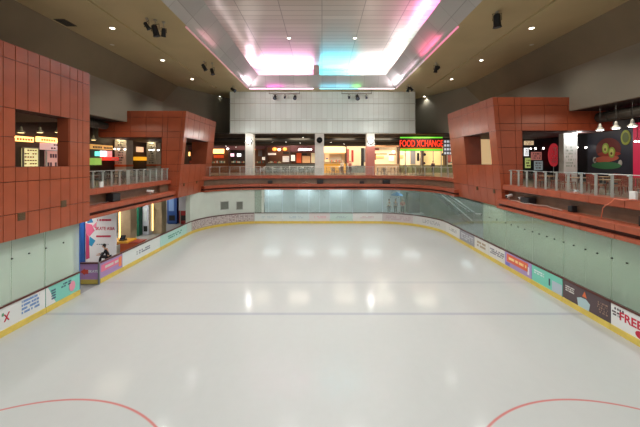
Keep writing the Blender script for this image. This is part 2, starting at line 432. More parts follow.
for x, y, sx, sy, e, c in ((7.95, 24.5, .12, 4, 34, (1, .12, .3)), (7.95, 34.6, .12, 3.4, 60, (1, .85, .95)), (-7.95, 34.8, .12, 3.0, 60, (1, .75, .9)), (7.95, 30, .12, 4, 12, (1, .7, .85)),
                          (-7.95, 23, .12, 3, 6, (1, .4, .5)), (-5.4, 36.5, 2.0, .08, 9, (1, .1, .7)), (-3, 36.5, 3, .08, 5, (1, .6, .8)), (1.6, 36.5, 3.6, .08, 16, (.1, .7, 1)), (4.0, 36.5, .8, .08, 5, (.2, 1, .2))):
    lamp('AREA', 'coffer_fill', (x, y, 15.52), e, c, sx, sy, rot=(PI, 0, 0))  # area lamps added near the ribbons to brighten and tint the coffer faces

# ---------------------------------------------------------------- high walls
mb = MB(); mb.box(-17.3, -3, 10.5, -17.0, 34.2, 13.4); struct('wall_left', mb, M_olive)
mb = MB(); mb.box(17.0, -3, 10.5, 17.3, 34.2, 13.4); struct('wall_right', mb, M_olive)
mb = MB(); mb.prism([(-17.0, 34.2), (-12.0, 44.0), (-11.6, 44.3), (-17.3, 34.4)], 10.5, Z1); mb.prism([(-12.0, 44.0), (-10, 44.0), (-10, 44.3), (-12, 44.3)], 10.5, Z1)
struct('wall_far_left', mb, M_olive)
mb = MB(); mb.prism([(17.0, 34.2), (12.6, 44.0), (12.2, 44.3), (17.3, 34.4)], 10.5, Z1); mb.prism([(12.6, 44.0), (10, 44.0), (10, 44.3), (12.6, 44.3)], 10.5, Z1)
struct('wall_far_right', mb, M_olive)
mb = MB(); mb.box(-11.1, 38.6, 10.5, 11.25, 44.0, 15.48); wb = struct('wall_back', mb, M_farp)
mb = MB(); mb.box(-11.15, 38.52, 11.95, 11.3, 38.62, 12.02); mb.box(-11.15, 38.54, 14.0, 11.3, 38.62, 14.06); mb.box(-11.15, 38.5, 10.42, 11.3, 38.7, 10.5)
struct('trim_2', mb, mat('pale_metal_trim', (196, 198, 186), .4))
# three far columns
for k, (x0, x1, lab) in enumerate(((-9.25, -8.3, 'far pale square column, leftmost, with a floodlight'), (-.85, .25, 'far pale square column in the middle with a round speaker'), (5.4, 6.35, 'far column right of centre, white above and salmon below'))):
    mb = MB(); mb.box(x0, 38.6, 5.4, x1, 39.6, 10.5)
    if k == 2:
        mb = MB(); mb.box(x0, 38.6, 8.9, x1, 39.6, 10.5); mb.box(x0-.03, 38.57, 5.4, x1+.03, 39.63, 8.9, 1)
    o = mb.build('column', [M_colm, mat('salmon_paint', (206, 128, 112), .5)], shift=(x0, 38.6, 5.4)); tag(o, lab, 'column')
for x, lab in ((-8.75, 'round white floodlight on the leftmost far column'), (5.85, 'round white floodlight on the far column right of centre')):
    t = thing('floodlight', lab, 'floodlight', (x, 38.55, 9.5))
    mb = MB(); mb.lathe((x, 38.5, 9.5), [(.1, .1), (.2, .02), (.26, -.22)], 14, axis='Y'); mb.build('housing', M_steel, t, smooth=True)
    mb = MB(); mb.lathe((x, 38.5, 9.5), [(.24, -.23), (.18, -.27), (.05, -.29)], 14, axis='Y'); mb.build('lens', E('flood_lens', (255, 252, 245), 60), t)
    mb = MB(); mb.box(x-.04, 38.45, 9.3, x+.04, 38.6, 9.7); mb.build('bracket', M_dark, t)
t = thing('loudspeaker', 'round black loudspeaker on the middle far column', 'loudspeaker', (-.3, 38.6, 9.6))
mb = MB(); mb.lathe((-.3, 38.45, 9.62), [(.15, .14), (.34, .05), (.36, -.15), (.28, -.2)], 16, axis='Y'); mb.build('housing', M_dark, t, smooth=True)
mb = MB(); mb.lathe((-.3, 38.25, 9.62), [(.26, .0), (.16, .05), (.05, -.03)], 16, axis='Y'); mb.build('cone', mat('speaker_cone', (70, 70, 74), .6), t)

# dark level-two ceiling beyond the walls with ducts
mb = MB()
mb.box(-27, -3, 10.5, -17.3, 44, 10.6); mb.box(17.3, -3, 10.5, 27, 44, 10.6); mb.box(-27, 38.7, 10.42, 27, 55, 10.5)
struct('ceiling_lower_black', mb, M_black)
for k, (a, b, r, lab) in enumerate((((-19.8, 42.6, 9.95), (22.2, 42.6, 9.95), .28, 'long dark air duct nearest the rink, under the food court ceiling'), ((-19.8, 44.6, 9.7), (22.2, 44.6, 9.7), .4, 'long dark air duct farther back, under the food court ceiling'), ((-18.6, 8, 10.1), (-18.6, 27.5, 10.1), .3, 'dark air duct over the left arcade'), ((18.8, 8, 10.0), (18.8, 21.7, 10.0), .35, 'grey air duct over the right arcade'))):
    mb = MB(); n = 16
    P = [Vector(a).lerp(Vector(b), i/n) for i in range(n+1)]
    mb.tube(P, r, 12)
    for q in P[2:-1:4]: mb.tube([q, (q.x, q.y, 10.41)], .02, 6)
    for q in P[1:-1]:
        d = (Vector(b)-Vector(a)).normalized()*.04; mb.tube([q-d, q+d], r+.04, 12)
    o = mb.build('air_duct', mat('duct_grey', (74, 72, 68), .45, metal=.4), shift=a); tag(o, lab, 'duct')
# outer walls and shop walls on both levels
mb = MB(); mb.box(-20.3, -3, 5.4, -20.0, 55, 10.5); struct('wall_left_arcade', mb, mat('dark_brown_wall', (58, 42, 34), .6, noise=.2, nscale=1))
mb = MB(); mb.box(22.4, 10, 5.4, 22.7, 55, 10.5); struct('wall_right_arcade', mb, mat('dark_navy_wall', (40, 42, 52), .5, noise=.2, nscale=1))
mb = MB(); mb.box(-27, 50, 5.4, 27, 50.3, 10.5); struct('wall_food_court', mb, mat('plum_brown_wall', (74, 50, 46), .6, noise=.2, nscale=1))

# ---------------------------------------------------------------- red panelled towers
def clad(mb, o, U, V, N, uc, vc, holes, fx=None):
    for i in range(len(uc)-1):
        for j in range(len(vc)-1):
            um, vm = (uc[i]+uc[i+1])/2, (vc[j]+vc[j+1])/2
            if any(a < um < b and c < vm < d for a, b, c, d in holes): continue
            mb.obox(o, U, V, N, uc[i]+.014, uc[i+1]-.014, vc[j]+.014, vc[j+1]-.014, 0, .045)
def cuts(a, b, n): return [a+(b-a)*i/n for i in range(n+1)]
ZC = [3.85, 4.9, 6.2, 6.8, 8.0, 9.15, 10.9, 11.47]
def bevel_weight(o, wd=.008):
    pass
# nearest left tower (wall with a window opening)
t = sempty('wall_near_left', (-12.45, 10, 3.85))
mb = MB()
yc = [8.4, 9.1, 9.8, 10.5, 11.15, 11.8, 12.45, 12.95, 13.5, 14.05, 14.6, 15.2, 15.75, 16.25, 16.6, 17.1]
YA, YW0, YW1 = 8.4, 12.95, 15.75
ZN = ZC[:6]+[11.1, 11.7]
mb.box(-13.0, YA, 3.87, -12.45, 17.08, 6.8); mb.box(-13.0, YA, 9.15, -12.45, 17.08, 11.68)
mb.box(-13.0, YA, 6.8, -12.45, YW0, 9.15); mb.box(-13.0, YW1, 6.8, -12.45, 17.08, 9.15)
mb.box(-17.0, 16.5, 9.15, -13.0, 17.08, 11.68); mb.box(-17.0, YA, 9.12, -13.0, 17.08, 9.2)
mb.build('core', M_redd, t)
mb = MB(); clad(mb, (-12.45, 0, 0), (0, 1, 0), (0, 0, 1), (1, 0, 0), yc, ZN, [(YW0, YW1, 6.8, 9.15)])
clad(mb, (0, 17.08, 0), (1, 0, 0), (0, 0, 1), (0, 1, 0), [-13.0, -12.42], ZN, [])
clad(mb, (0, 17.08, 0), (1, 0, 0), (0, 0, 1), (0, 1, 0), [-17, -15.6, -14.3, -13.0], ZN[5:], [])
clad(mb, (0, YW1, 0), (1, 0, 0), (0, 0, 1), (0, -1, 0), [-13.0, -12.42], [6.8, 8.0, 9.15], [])
clad(mb, (0, 0, 11.68), (1, 0, 0), (0, 1, 0), (0, 0, 1), [-13.0, -12.42], yc, [])
mb.build('red_cladding', M_red, t)
for y, z in ((13.2, 4.75), (15.35, 5.0)):
    mb = MB(); mb.box(-12.42, y-.16, z-.16, -12.38, y+.16, z+.16)
    for q in range(4): mb.box(-12.38, y-.13, z-.12+q*.07, -12.36, y+.13, z-.09+q*.07)
    mb.build('vent_grille', mat('bronze_vent', (96, 74, 48), .5), t)

def leaner(inner, sgn, lean, width):
    def f(p):
        x, y, z = p
        k = max(0, min(1, 1-(abs(x)-abs(inner))/width))
        return (x-sgn*lean*((z-3.85)/7.62-.5)*k, y, z)
    return f
def far_tower(name, sgn, X, Yn, Yf, Xc, Xe, hole, jamb, vents, lean):
    """X inner face, Yn near face, Yf far face, Xc outer edge of corner column, Xe outer end of the beam"""
    t = sempty(name, (sgn*X, Yn, 3.85)); S = lambda v: sgn*v
    th = jamb
    core = MB()
    core.box(S(X+.05), Yn+.05, 3.87, S(X+th), Yf, 6.8); core.box(S(X+.05), Yn+.05, 9.15, S(X+th), Yf, 11.44)
    core.box(S(X+.05), Yn+.05, 6.8, S(X+.6), hole[0], 9.15); core.box(S(X+.05), hole[1], 6.8, S(X+th), Yf, 9.15)
    core.box(S(X+.6), Yn+.05, 3.87, S(Xc), Yn+1.0, 9.15)
    core.box(S(X+.05), Yn+.05, 9.15, S(Xe), Yn+1.0, 11.44)
    core.box(S(X+th), Yf-.6, 9.15, S(Xe), Yf, 11.44)
    core.box(S(X+.05), Yn+.3, 9.12, S(Xe), Yf, 9.2)
    cl = MB()
    vc = ZC[:6]+[9.65]+ZC[6:]
    ys = [Yn, Yn+.25]+cuts(Yn+.25, Yf-.4, 5)[1:]+[Yf]
    ys = sorted(set([Yn, hole[0]]+cuts(hole[0], hole[1], 3)+[hole[1], Yf]))
    ys = cuts(Yn, hole[0], 1)[:-1]+cuts(hole[0], hole[1], 4)+cuts(hole[1], Yf, 1)[1:]
    clad(cl, (S(X+.05), 0, 0), (0, 1, 0), (0, 0, 1), (-sgn, 0, 0), ys, [3.85, 5.05, 6.8, 9.15, 10.9, 11.47], [(hole[0], hole[1], 6.8, 9.15)])
    us = [X, X+.28, Xc-.4, Xc]; ub = [Xc]+cuts(Xc, Xe, max(2, int((Xe-Xc)/1.35)))[1:]
    srt = lambda L: sorted(S(v) for v in L)
    clad(cl, (0, Yn+.05, 0), (1, 0, 0), (0, 0, 1), (0, -1, 0), srt(us), vc, [])
    clad(cl, (0, Yn+.05, 0), (1, 0, 0), (0, 0, 1), (0, -1, 0), srt(ub), [9.15, 9.65, 10.9, 11.47], [])
    clad(cl, (S(Xc), 0, 0), (0, 1, 0), (0, 0, 1), (sgn, 0, 0), [Yn, Yn+1.0], [5.4, 6.8, 8.0, 9.15], [])
    # far jamb of the side opening
    clad(cl, (0, hole[1], 0), (1, 0, 0), (0, 0, 1), (0, -1, 0), srt([X, X+th]), [6.8, 9.15], [])
    clad(cl, (0, Yf, 0), (1, 0, 0), (0, 0, 1), (0, 1, 0), srt([X, X+th]), [3.85, 6.8, 9.15, 11.47], [])
    f = leaner(X, -sgn*-1, lean, Xc-X+.4)
    for m_ in (core, cl): m_.v = [f(p) for p in m_.v]
    core.build('core', M_redd, t); cl.build('red_cladding', M_red, t)
    for y, z in vents:
        v = MB(); v.box(S(X), y-.13, z-.13, S(X-.03), y+.13, z+.13)
        for q in range(3): v.box(S(X-.03), y-.1, z-.1+q*.08, S(X-.05), y+.1, z-.06+q*.08)
        v.v = [f(p) for p in v.v]; v.build('vent_grille', mat('bronze_vent', (96, 74, 48), .5), t)
far_tower('wall_tower_left', -1, 12.2, 27.9, 35.7, 13.95, 19.5, (28.5, 33.9), 1.6, [(28.9, 4.95), (31.8, 5.0)], .75)
far_tower('wall_tower_right', 1, 12.08, 22.0, 29.9, 13.75, 20.0, (22.9, 27.0), 1.35, [(22.9, 4.9), (25.4, 4.9)], .7)

# ---------------------------------------------------------------- fascia of level two
PROF_LIP = [(.35, 5.12), (.62, 5.05), (1.0, 5.05), (1.0, 5.45), (.35, 5.45)]
PROF_BACK = rect(1.0, 1.1, 4.4, 5.05)
PROF_LEDGE = [(-.05, 4.2), (1.0, 4.2), (1.0, 4.42), (.9, 4.42), (.9, 4.46), (.05, 4.5), (-.05, 4.46)]
PROF_GRO = rect(.12, 1.0, 4.02, 4.2)
PROF_LOW = rect(-.05, 1.0, 3.85, 4.02)
def fascia(name, s0, s1, n):
    t = sempty(name, (pp(s0)[0], pp(s0)[1], 3.85))
    for part, prof, m in (('lip', PROF_LIP, M_redf), ('ledge', PROF_LEDGE, M_redf), ('lower_band', PROF_LOW, M_redf), ('back_panel', PROF_BACK, M_redf)):
        mb = MB()
        for i in range(n):
            sweep(mb, s0+(s1-s0)*i/n+.012, s0+(s1-s0)*(i+1)/n-.012, prof)
        mb.build(part, m, t)
    mb = MB(); sweep(mb, s0, s1, PROF_GRO); sweep(mb, s0, s1, rect(1.1, 1.2, 3.9, 5.3)); mb.build('shadow_gap', M_redd, t)
fascia('trim_3', sY(17.1), sY(27.9), 7)
fascia('trim_4', sY(33.2), sY(29.0, True), 14)
fascia('trim_5', sY(22.0, True), sY(6.0, True), 9)

# ---------------------------------------------------------------- railings
def railing(name, label, s0, s1, step, off=.65, thin=False, mesh=False, hook=True):
    x0, y0, _, _ = pp(s0, off); t = thing(name, label, 'railing', (x0, y0, 5.4))
    n = max(1, round((s1-s0)/step))
    for i in range(n+1):
        s = s0+(s1-s0)*i/n; x, y, nx, ny = pp(s, off); mb = MB(); T = (-ny, nx, 0); N = (nx, ny, 0)
        w_ = .035 if not thin else .015
        for q in (-1, 1):
            mb.obox((x, y, 5.42), T, (0, 0, 1), N, q*w_-.009, q*w_+.009, 0, 1.0, -.035, .035)
        if hook:
            mb.obox((x, y, 6.42), T, (0, 0, 1), N, -w_-.009, w_+.009, -.02, .02, -.12, .035)
        po = mb.build('post', M_post, t)
        mb = MB(); mb.obox((x, y, 5.42), T, (0, 0, 1), N, -.07, .07, 0, .02, -.07, .07); mb.build('base_plate', M_steel, po)
    mb = MB(); pts = [(*pp(s, off-.08)[:2], 6.46) for s in stations(s0, s1)]; mb.tube(pts, .018, 8); mb.build('handrail', M_steel, t)
    for i in range(n):
        a, b = s0+(s1-s0)*i/n+.06, s0+(s1-s0)*(i+1)/n-.06
        mb = MB(); sweep(mb, a, b, rect(off-.006, off+.006, 5.52, 6.32)); mb.build('glass_panel', M_glassb, t)
    if mesh:
        mb = MB(); k = int((s1-s0)/.13)
        for i in range(k):
            x, y, nx, ny = pp(s0+(s1-s0)*(i+.5)/k, off+.1); mb.tube([(x, y, 5.45), (x, y, 6.35)], .014, 6)
        for z in (5.6, 5.9, 6.2): mb.tube([(*pp(s, off+.1)[:2], z) for s in stations(s0, s1)], .012, 6)
        mb.build('baluster_grid', M_steel, t)
railing('glass_railing', 'glass and steel post railing above the left ledge beside the nearest tower', sY(17.15), sY(22.1), .82)
railing('glass_railing', 'left railing with a close grid of thin balusters before the second tower', sY(22.3), sY(27.8), .9, mesh=True)
railing('glass_railing', 'glass railing along the curved far left deck edge beside the tower', sY(30.2), L1+LA-.3, 1.0)
railing('glass_railing', 'long glass railing across the far end in front of the food court', L1+LA+.1, L1+LA+L2-.1, 1.0)
railing('glass_railing', 'glass railing around the curved far right deck edge beneath the food sign', L1+LA+L2+.3, L1+2*LA+L2-.2, 1.0)
railing('glass_railing', 'glass and steel post railing along the right deck edge', sY(21.5, True), sY(9.0, True), .82)

# ---------------------------------------------------------------- dasher boards
PATH_ADS = []
def dasher(label, s0, s1, col, glass=True, art=None, kick=M_yellow, rail=M_rail):
    sm = (s0+s1)/2; x, y, nx, ny = pp(sm); t = thing('dasher_board', label, 'rink board', (x, y, 0))
    N = Vector((-nx, -ny, 0)); U = Vector((ny, -nx, 0))   # U runs left to right as read from the ice
    mb = MB(); sweep(mb, s0, s1, rect(-.04, .08, 0, .26)); mb.build('kick_plate', kick, t)
    mb = MB(); sweep(mb, s0+.008, s1-.008, rect(-.01, .08, .26, 1.16)); mb.build('panel', mat('board_%d_%d_%d' % col, col, .3), t)
    mb = MB(); sweep(mb, s0, s1, [(-.05, 1.16), (.1, 1.16), (.1, 1.22), (-.03, 1.22)]); mb.build('top_rail', rail, t)
    if art: art(t, Vector((x, y, .71))+N*.012, U, s1-s0, sm)
    if glass:
        n = max(1, round((s1-s0)/1.5)); pan = (s1-s0)/n
        for i in range(n):
            a, b = s0+pan*i, s0+pan*(i+1)
            mb = MB(); sweep(mb, a+.012, b-.012, rect(.02, .034, 1.22, 3.84)); g = mb.build('glass_pane', M_glassl if x < -12.5 else M_glass, t)
            for q in (.02, .5):
                cl = MB(); px, py, ax, ay = pp(a+pan*q, .01); cl.lathe((px, py, 3.0), [(.035, -.02), (.035, .02)], 8, axis='X' if abs(ax) > .7 else 'Y')
                cl.build('clamp', M_dark, g)
    return t
WHITE, TEALC, PURP = (226, 228, 226), (126, 205, 190), (168, 140, 190)
Z3 = Vector((0, 0, 1))
def bar(t, name, o, U, u0, u1, v0, v1, col, rough=.35, d=.006):
    mb = MB(); N = U.cross(Z3); mb.obox(o, U, Z3, N, u0, u1, v0, v1, -.004, d)
    return mb.build(name, mat('ink_%d_%d_%d' % col, col, rough), t)
def art_scr(col, w=.7, h=.5, rows=3, seed=0, extra=None):
    def f(t, o, U, L, sm):
        # letters follow the board: built flat on straight runs, per short piece on curves
        mb = MB(); N = U.cross(Z3)
        rnd = random.Random(seed); s = -L*w/2
        while s < L*w/2:
            l = rnd.uniform(.06, .2)
            x, y, nx, ny = pp(sm+s+l/2); uu = Vector((ny, -nx, 0)); oo = Vector((x, y, .71))+Vector((-nx, -ny, 0))*.012
            for r in range(rows):
                if rnd.random() < .72:
                    v = h*(.5-(r+.5)/rows); mb.obox(oo, uu, Z3, uu.cross(Z3), -l*.4, l*.4, v-h/rows*.32, v+h/rows*.32, -.004, .005)
            s += l
        mb.build('lettering', mat('ink_%d_%d_%d' % col, col, .4), t)
        if extra: extra(t, o, U, L)
    return f
def art_free(t, o, U, L, sm):
    text_mesh('lettering', 'FREE', o-U*.52+Z3*.06, U, Z3, .46, mat('ink_red', (200, 30, 60), .4), t, .004, .012)
    mb = MB(); scribble(mb, o-U*1.12+Z3*.08, U, Z3, .36, .22, 2, seed=3); scribble(mb, o+U*.4, U, Z3, .5, .16, 2, seed=4); mb.build('small_print', mat('ink_grey', (90, 80, 85), .5), t)
    mb = MB(); N = U.cross(Z3)
    P = [o+U*(-.1+.22*math.cos(a))+Z3*(-.27+.15*math.sin(a)) for a in [2*PI*k/20 for k in range(20)]]
    mb.add([p+N*.008 for p in P], [tuple(range(20))]); mb.build('red_emblem', mat('ink_red', (200, 30, 60), .4), t)
    mb = MB()
    for q in (-1.2, -1.08, -.98, -.86): mb.obox(o, U, Z3, N, q, q+.07, .24, .33, 0, .006)
    mb.build('small_birds', mat('ink_grey', (90, 80, 85), .5), t)
def art_dark(t, o, U, L, sm):
    N = U.cross(Z3)
    mb = MB(); P = []
    for a, b in ((-.35, -.45), (.25, -.45), (.32, -.12), (.1, .02), (-.2, .0), (-.42, -.1)): P.append(o+U*a+Z3*b+N*.007)
    mb.add(P, [tuple(range(6))]); mb.build('pale_blob', mat('ink_ice', (180, 205, 210), .4), t)
    mb = MB(); scribble(mb, o-U*.85+Z3*.1, U, Z3, .55, .3, 3, seed=9, dens=.85); mb.build('lettering', mat('ink_white', (220, 215, 210), .4), t)
    mb = MB(); scribble(mb, o+U*.95, U, Z3, .5, .5, 5, seed=12, dens=.5); mb.build('small_print', mat('ink_tan', (170, 140, 120), .4), t)
    mb = MB(); mb.add([o-U*.12+Z3*.08+N*.007, o+U*.14+Z3*.08+N*.007, o+U*.02+Z3*.36+N*.007], [(0, 1, 2)]); mb.build('orange_mark', mat('ink_orange', (220, 110, 60), .4), t)
def art_teal(t, o, U, L, sm):
    N = U.cross(Z3)
    mb = MB(); scribble(mb, o-U*.55+Z3*.12, U, Z3, .8, .25, 2, seed=21, dens=.8); mb.build('lettering', mat('ink_white2', (222, 240, 236), .4), t)
    bar(t, 'dark_figure', o, U, .2, .3, -.25, .12, (60, 60, 80)); bar(t, 'pale_patch', o, U, .45, L/2-.02, -.44, .1, (184, 196, 208))
def art_orange(t, o, U, L, sm):
    bar(t, 'orange_field', o, U, -L*.42, L*.38, -.16, .34, (226, 104, 72)); 
    mb = MB(); scribble(mb, o+Z3*.1, U, Z3, L*.66, .26, 1, n0=.006, n1=.014, seed=31, dens=.95); mb.build('lettering', mat('ink_yel', (250, 220, 150), .4), t)
    bar(t, 'white_patch', o, U, L*.36, L*.42, -.3, .15, (235, 230, 235)); bar(t, 'blue_patch', o, U, -L*.48, -L*.3, -.42, -.22, (120, 120, 200))
def art_left(t, o, U, L, sm):
    N = U.cross(Z3)
    for a, b in (((-.1, -.16), (.1, .18)), ((-.1, .14), (.08, -.14))):
        mb = MB(); p = o-U*.22+N*.006; mb.tube([p+U*a[0]+Z3*a[1], p+U*b[0]+Z3*b[1]], .022, 6); mb.build('red_cross_stroke', mat('ink_red', (200, 30, 60), .4), t)
    mb = MB(); scribble(mb, o+U*.85+Z3*.08, U, Z3, .85, .62, 4, seed=41, dens=.8); mb.build('blue_script', mat('ink_blue', (120, 155, 205), .4), t)
    bar(t, 'green_mark', o, U, -.42, -.34, .1, .22, (80, 150, 110))
def art_left2(t, o, U, L, sm):
    N = U.cross(Z3)
    mb = MB(); mb.add([o-U*L/2-Z3*.44+N*.005, o-U*(L/2-.55)-Z3*.44+N*.005, o-U*(L/2-.1)+Z3*.44+N*.005, o-U*L/2+Z3*.44+N*.005], [(0, 1, 2, 3)]); mb.build('white_corner', mat('ink_pale', (226, 228, 226), .3), t)
    mb = MB(); scribble(mb, o-U*.62, U, Z3, .25, .5, 4, n0=.006, n1=.014, seed=51, dens=.9); mb.build('grey_sketch', mat('ink_slate', (80, 110, 130), .4), t)
    mb = MB(); P = [o+U*(.52+.2*math.cos(a))+Z3*(-.05+.26*math.sin(a))+N*.008 for a in [2*PI*k/16 for k in range(16)]]; mb.add(P, [tuple(range(16))]); mb.build('pink_figure', mat('ink_pink', (232, 150, 170), .4), t)
    mb = MB(); scribble(mb, o+U*.1+Z3*.2, U, Z3, .7, .25, 2, seed=53, dens=.5); mb.build('small_print', mat('ink_slate', (80, 110, 130), .4), t)
def art_purple(t, o, U, L, sm):
    N = U.cross(Z3)
    bar(t, 'pink_field', o, U, -L*.46, L*.3, -.1, .3, (230, 120, 150)); 
    mb = MB(); scribble(mb, o+Z3*.1, U, Z3, L*.6, .24, 1, n0=.006, n1=.014, seed=61, dens=.95); mb.build('lettering', mat('ink_white', (220, 215, 210), .4), t)
    bar(t, 'orange_patch', o, U, L*.32, L*.46, -.3, .3, (235, 130, 80))

# left run
dasher('white rink board at the left foreground with red cross mark and blue script', sY(11.6), sY(14.8), WHITE, art=art_left)
dasher('white rink board at the left, out toward the frame edge', sY(8.4), sY(11.58), WHITE, art=None)
dasher('teal rink board with small pink figure beside the left doorway', sY(14.82), sY(16.9), TEALC, art=art_left2)
dasher('purple and pink rink board in front of the tall poster', sY(18.45), sY(20.5), PURP, glass=False, art=art_purple)
dasher('white rink board with grey script on the left, past the purple one', sY(20.52), sY(25.3), (220, 228, 226), glass=False, art=art_scr((120, 130, 140), .35, .3, 2, 71))
dasher('pale teal rink board with green script below the left lobby', sY(25.32), sY(30.3), (176, 220, 212), glass=False, art=art_scr((90, 160, 140), .5, .35, 2, 72))
dasher('brown mottled rink board round the far left corner', L1+.8, L1+LA-.9, (168, 154, 150), glass=False, art=art_scr((210, 200, 196), .98, .8, 5, 73))
dasher('plain pale rink board where the left run meets the corner', sY(30.32), L1+.78, (196, 212, 206), glass=False)
# far end
a = L1+LA-.88
for i, (w_, col, ink, lab) in enumerate(((3.2, (214, 222, 218), (192, 206, 206), 'pale far rink board with faint grey script, leftmost at the far end'),
        (3.0, (212, 224, 222), (180, 198, 206), 'pale blue far rink board with faint script left of centre'),
        (2.4, (220, 214, 212), (224, 178, 182), 'far rink board with pink lettering at the centre'),
        (2.6, (196, 220, 212), (170, 190, 190), 'pale aqua far rink board right of the pink lettering'),
        (3.4, (226, 226, 222), (214, 190, 190), 'white far rink board, rightmost of the straight far end'))):
    dasher(lab, a, a+w_-.02, col, art=art_scr(ink, .5, .3, 2, 80+i)); a += w_
sR = a; e = L1+2*LA+L2
dasher('pinkish grey rink board entering the far right corner', sR, sR+3.4, (204, 194, 192), art=art_scr((190, 166, 170), .8, .5, 3, 90))
dasher('pale grey rink board around the far right corner', sR+3.42, e-.6, (208, 208, 204), art=art_scr((160, 160, 160), .5, .4, 3, 91))
dasher('white rink board with faint script after the right corner', e-.58, sY(28.0, True), (216, 216, 212), art=art_scr((160, 160, 160), .5, .3, 2, 92))
dasher('slate grey rink board on the right run', sY(27.98, True), sY(25.3, True), (150, 150, 158), art=art_scr((200, 200, 205), .8, .5, 3, 93))
dasher('white rink board with tan figures on the right run', sY(25.28, True), sY(23.12, True), (218, 216, 208), art=art_scr((170, 150, 120), .6, .5, 2, 94))
dasher('white rink board with grey script left of the orange one on the right', sY(23.1, True), sY(21.08, True), (220, 218, 214), art=art_scr((120, 120, 126), .8, .4, 3, 95))
dasher('purple rink board with glowing orange banner on the right', sY(21.06, True), sY(18.38, True), (172, 148, 200), art=art_orange)
dasher('teal rink board with a little dark figure on the right', sY(18.36, True), sY(16.02, True), (120, 208, 186), art=art_teal)
dasher('dark brown rink board with a pale blob on the right', sY(16.0, True), sY(13.36, True), (84, 66, 70), art=art_dark)
dasher('white rink board with red FREE lettering at the right foreground', sY(13.34, True), sY(10.6, True), (232, 232, 230), art=art_free)
dasher('plain white rink board beyond the FREE board toward the frame edge', sY(10.58, True), sY(8.0, True), (226, 226, 224))
# return piece across the doorway
t = thing('dasher_board', 'short purple gate board facing the camera with orange arrow and SKATE lettering', 'rink board', (-13.35, 18.4, 0))
mb = MB(); mb.box(-13.95, 18.34, 0, -12.8, 18.46, .26); mb.build('kick_plate', M_yellow, t)
mb = MB(); mb.box(-13.95, 18.36, .26, -12.82, 18.45, 1.16); mb.build('panel', mat('board_pinkpurple', (196, 150, 200), .3), t)
mb = MB(); mb.box(-13.97, 18.32, 1.16, -12.78, 18.48, 1.22); mb.build('top_rail', M_rail, t)
mb = MB(); mb.add([(-13.85, 18.35, .7), (-13.6, 18.35, .9), (-13.6, 18.35, .5)], [(0, 1, 2)]); mb.box(-13.6, 18.35, .58, -13.4, 18.355, .82); mb.build('orange_arrow', mat('ink_arrow', (232, 84, 64), .4), t)
text_mesh('lettering', 'SKATE', (-13.12, 18.35, .72), (1, 0, 0), (0, 0, 1), .2, mat('ink_purewhite', (245, 245, 245), .4), t, .004, .006)
mb = MB(); mb.box(-12.79, 18.25, 0, -12.70, 18.33, 1.26); o = mb.build('gate_post', mat('grey_post', (120, 124, 128), .4), bevel=.01, shift=(-12.8, 18.42, 0)); tag(o, 'short grey post at the corner of the left doorway boards', 'post')

# ---------------------------------------------------------------- lower walls behind the glass
mb = MB(); mb.box(-13.6, 0, 0, -13.2, 17.0, 4.0); struct('wall_left_lower', mb, mat('pale_mint_wall', (226, 238, 220), .4, noise=.04, nscale=.6))
mb = MB(); mb.box(12.6, 0, 0, 12.9, 25.0, 3.9); struct('wall_right_lower', mb, M_green)
mb = MB(); mb.box(-7.0, 39.3, 0, 9.6, 39.6, 4.0); struct('wall_back_lower', mb, M_bluew)
mb = MB(); mb.box(19.4, 25, 0, 19.7, 39.4, 4.0); mb.box(12.9, 24.7, 0, 19.7, 25.0, 4.0); mb.box(9.6, 39.3, 0, 19.7, 39.6, 4.0); struct('wall_stair_hall', mb, mat('sage_wall', (150, 166, 152), .4, noise=.1, nscale=.6))
mb = MB(); sweep(mb, L1+1.2, L1+LA-.1, rect(.12, .3, 0, 3.85)); sweep(mb, L1+LA-.1, L1+LA-.1+.25, rect(.0, .3, 0, 3.85)); struct('wall_far_left_lower', mb, M_pale)
# pale pilaster at the start of that wall
mb = MB(); sweep(mb, L1+.6, L1+1.19, rect(.05, .5, 0, 3.86)); o = mb.build('column', M_pale, shift=(*pp(L1+.9)[:2], 0)); tag(o, 'pale square pillar under the left tower at the lobby end', 'column')
# two vent grilles
for px, w_, lab in ((224.5, .95, 'larger square grey vent grille on the far left plaster wall'), (239.5, .75, 'smaller grey vent grille to the right of the larger one')):
    s = L1+LA*.5
    for k in range(400):
        q = L1+LA*k/400; x, y, _, _ = pp(q, .1)
        if 322+320*x/y > px: s = q; break
    x, y, nx, ny = pp(s, .1); U = (ny, -nx, 0); N = (-nx, -ny, 0); zc = 7-(205.5-162)*y/320
    t = thing('vent_grille', lab, 'vent', (x, y, zc))
    mb = MB()
    for a0, a1, b0, b1 in ((-w_/2, w_/2, .4, .46), (-w_/2, w_/2, -.46, -.4), (-w_/2, -w_/2+.06, -.4, .4), (w_/2-.06, w_/2, -.4, .4)): mb.obox((x, y, zc), U, (0, 0, 1), N, a0, a1, b0, b1, -.03, .05)
    mb.build('frame', mat('vent_frame', (170, 176, 168), .5), t)
    mb = MB(); mb.obox((x, y, zc), U, (0, 0, 1), N, -w_/2+.06, w_/2-.06, -.4, .4, -.03, .0)
    for k in range(9): mb.obox((x, y, zc), U, (0, 0, 1), N, -w_/2+.06, w_/2-.06, -.37+k*.085, -.33+k*.085, 0, .03)
    mb.build('slats', mat('vent_slat', (128, 132, 122), .5), t)

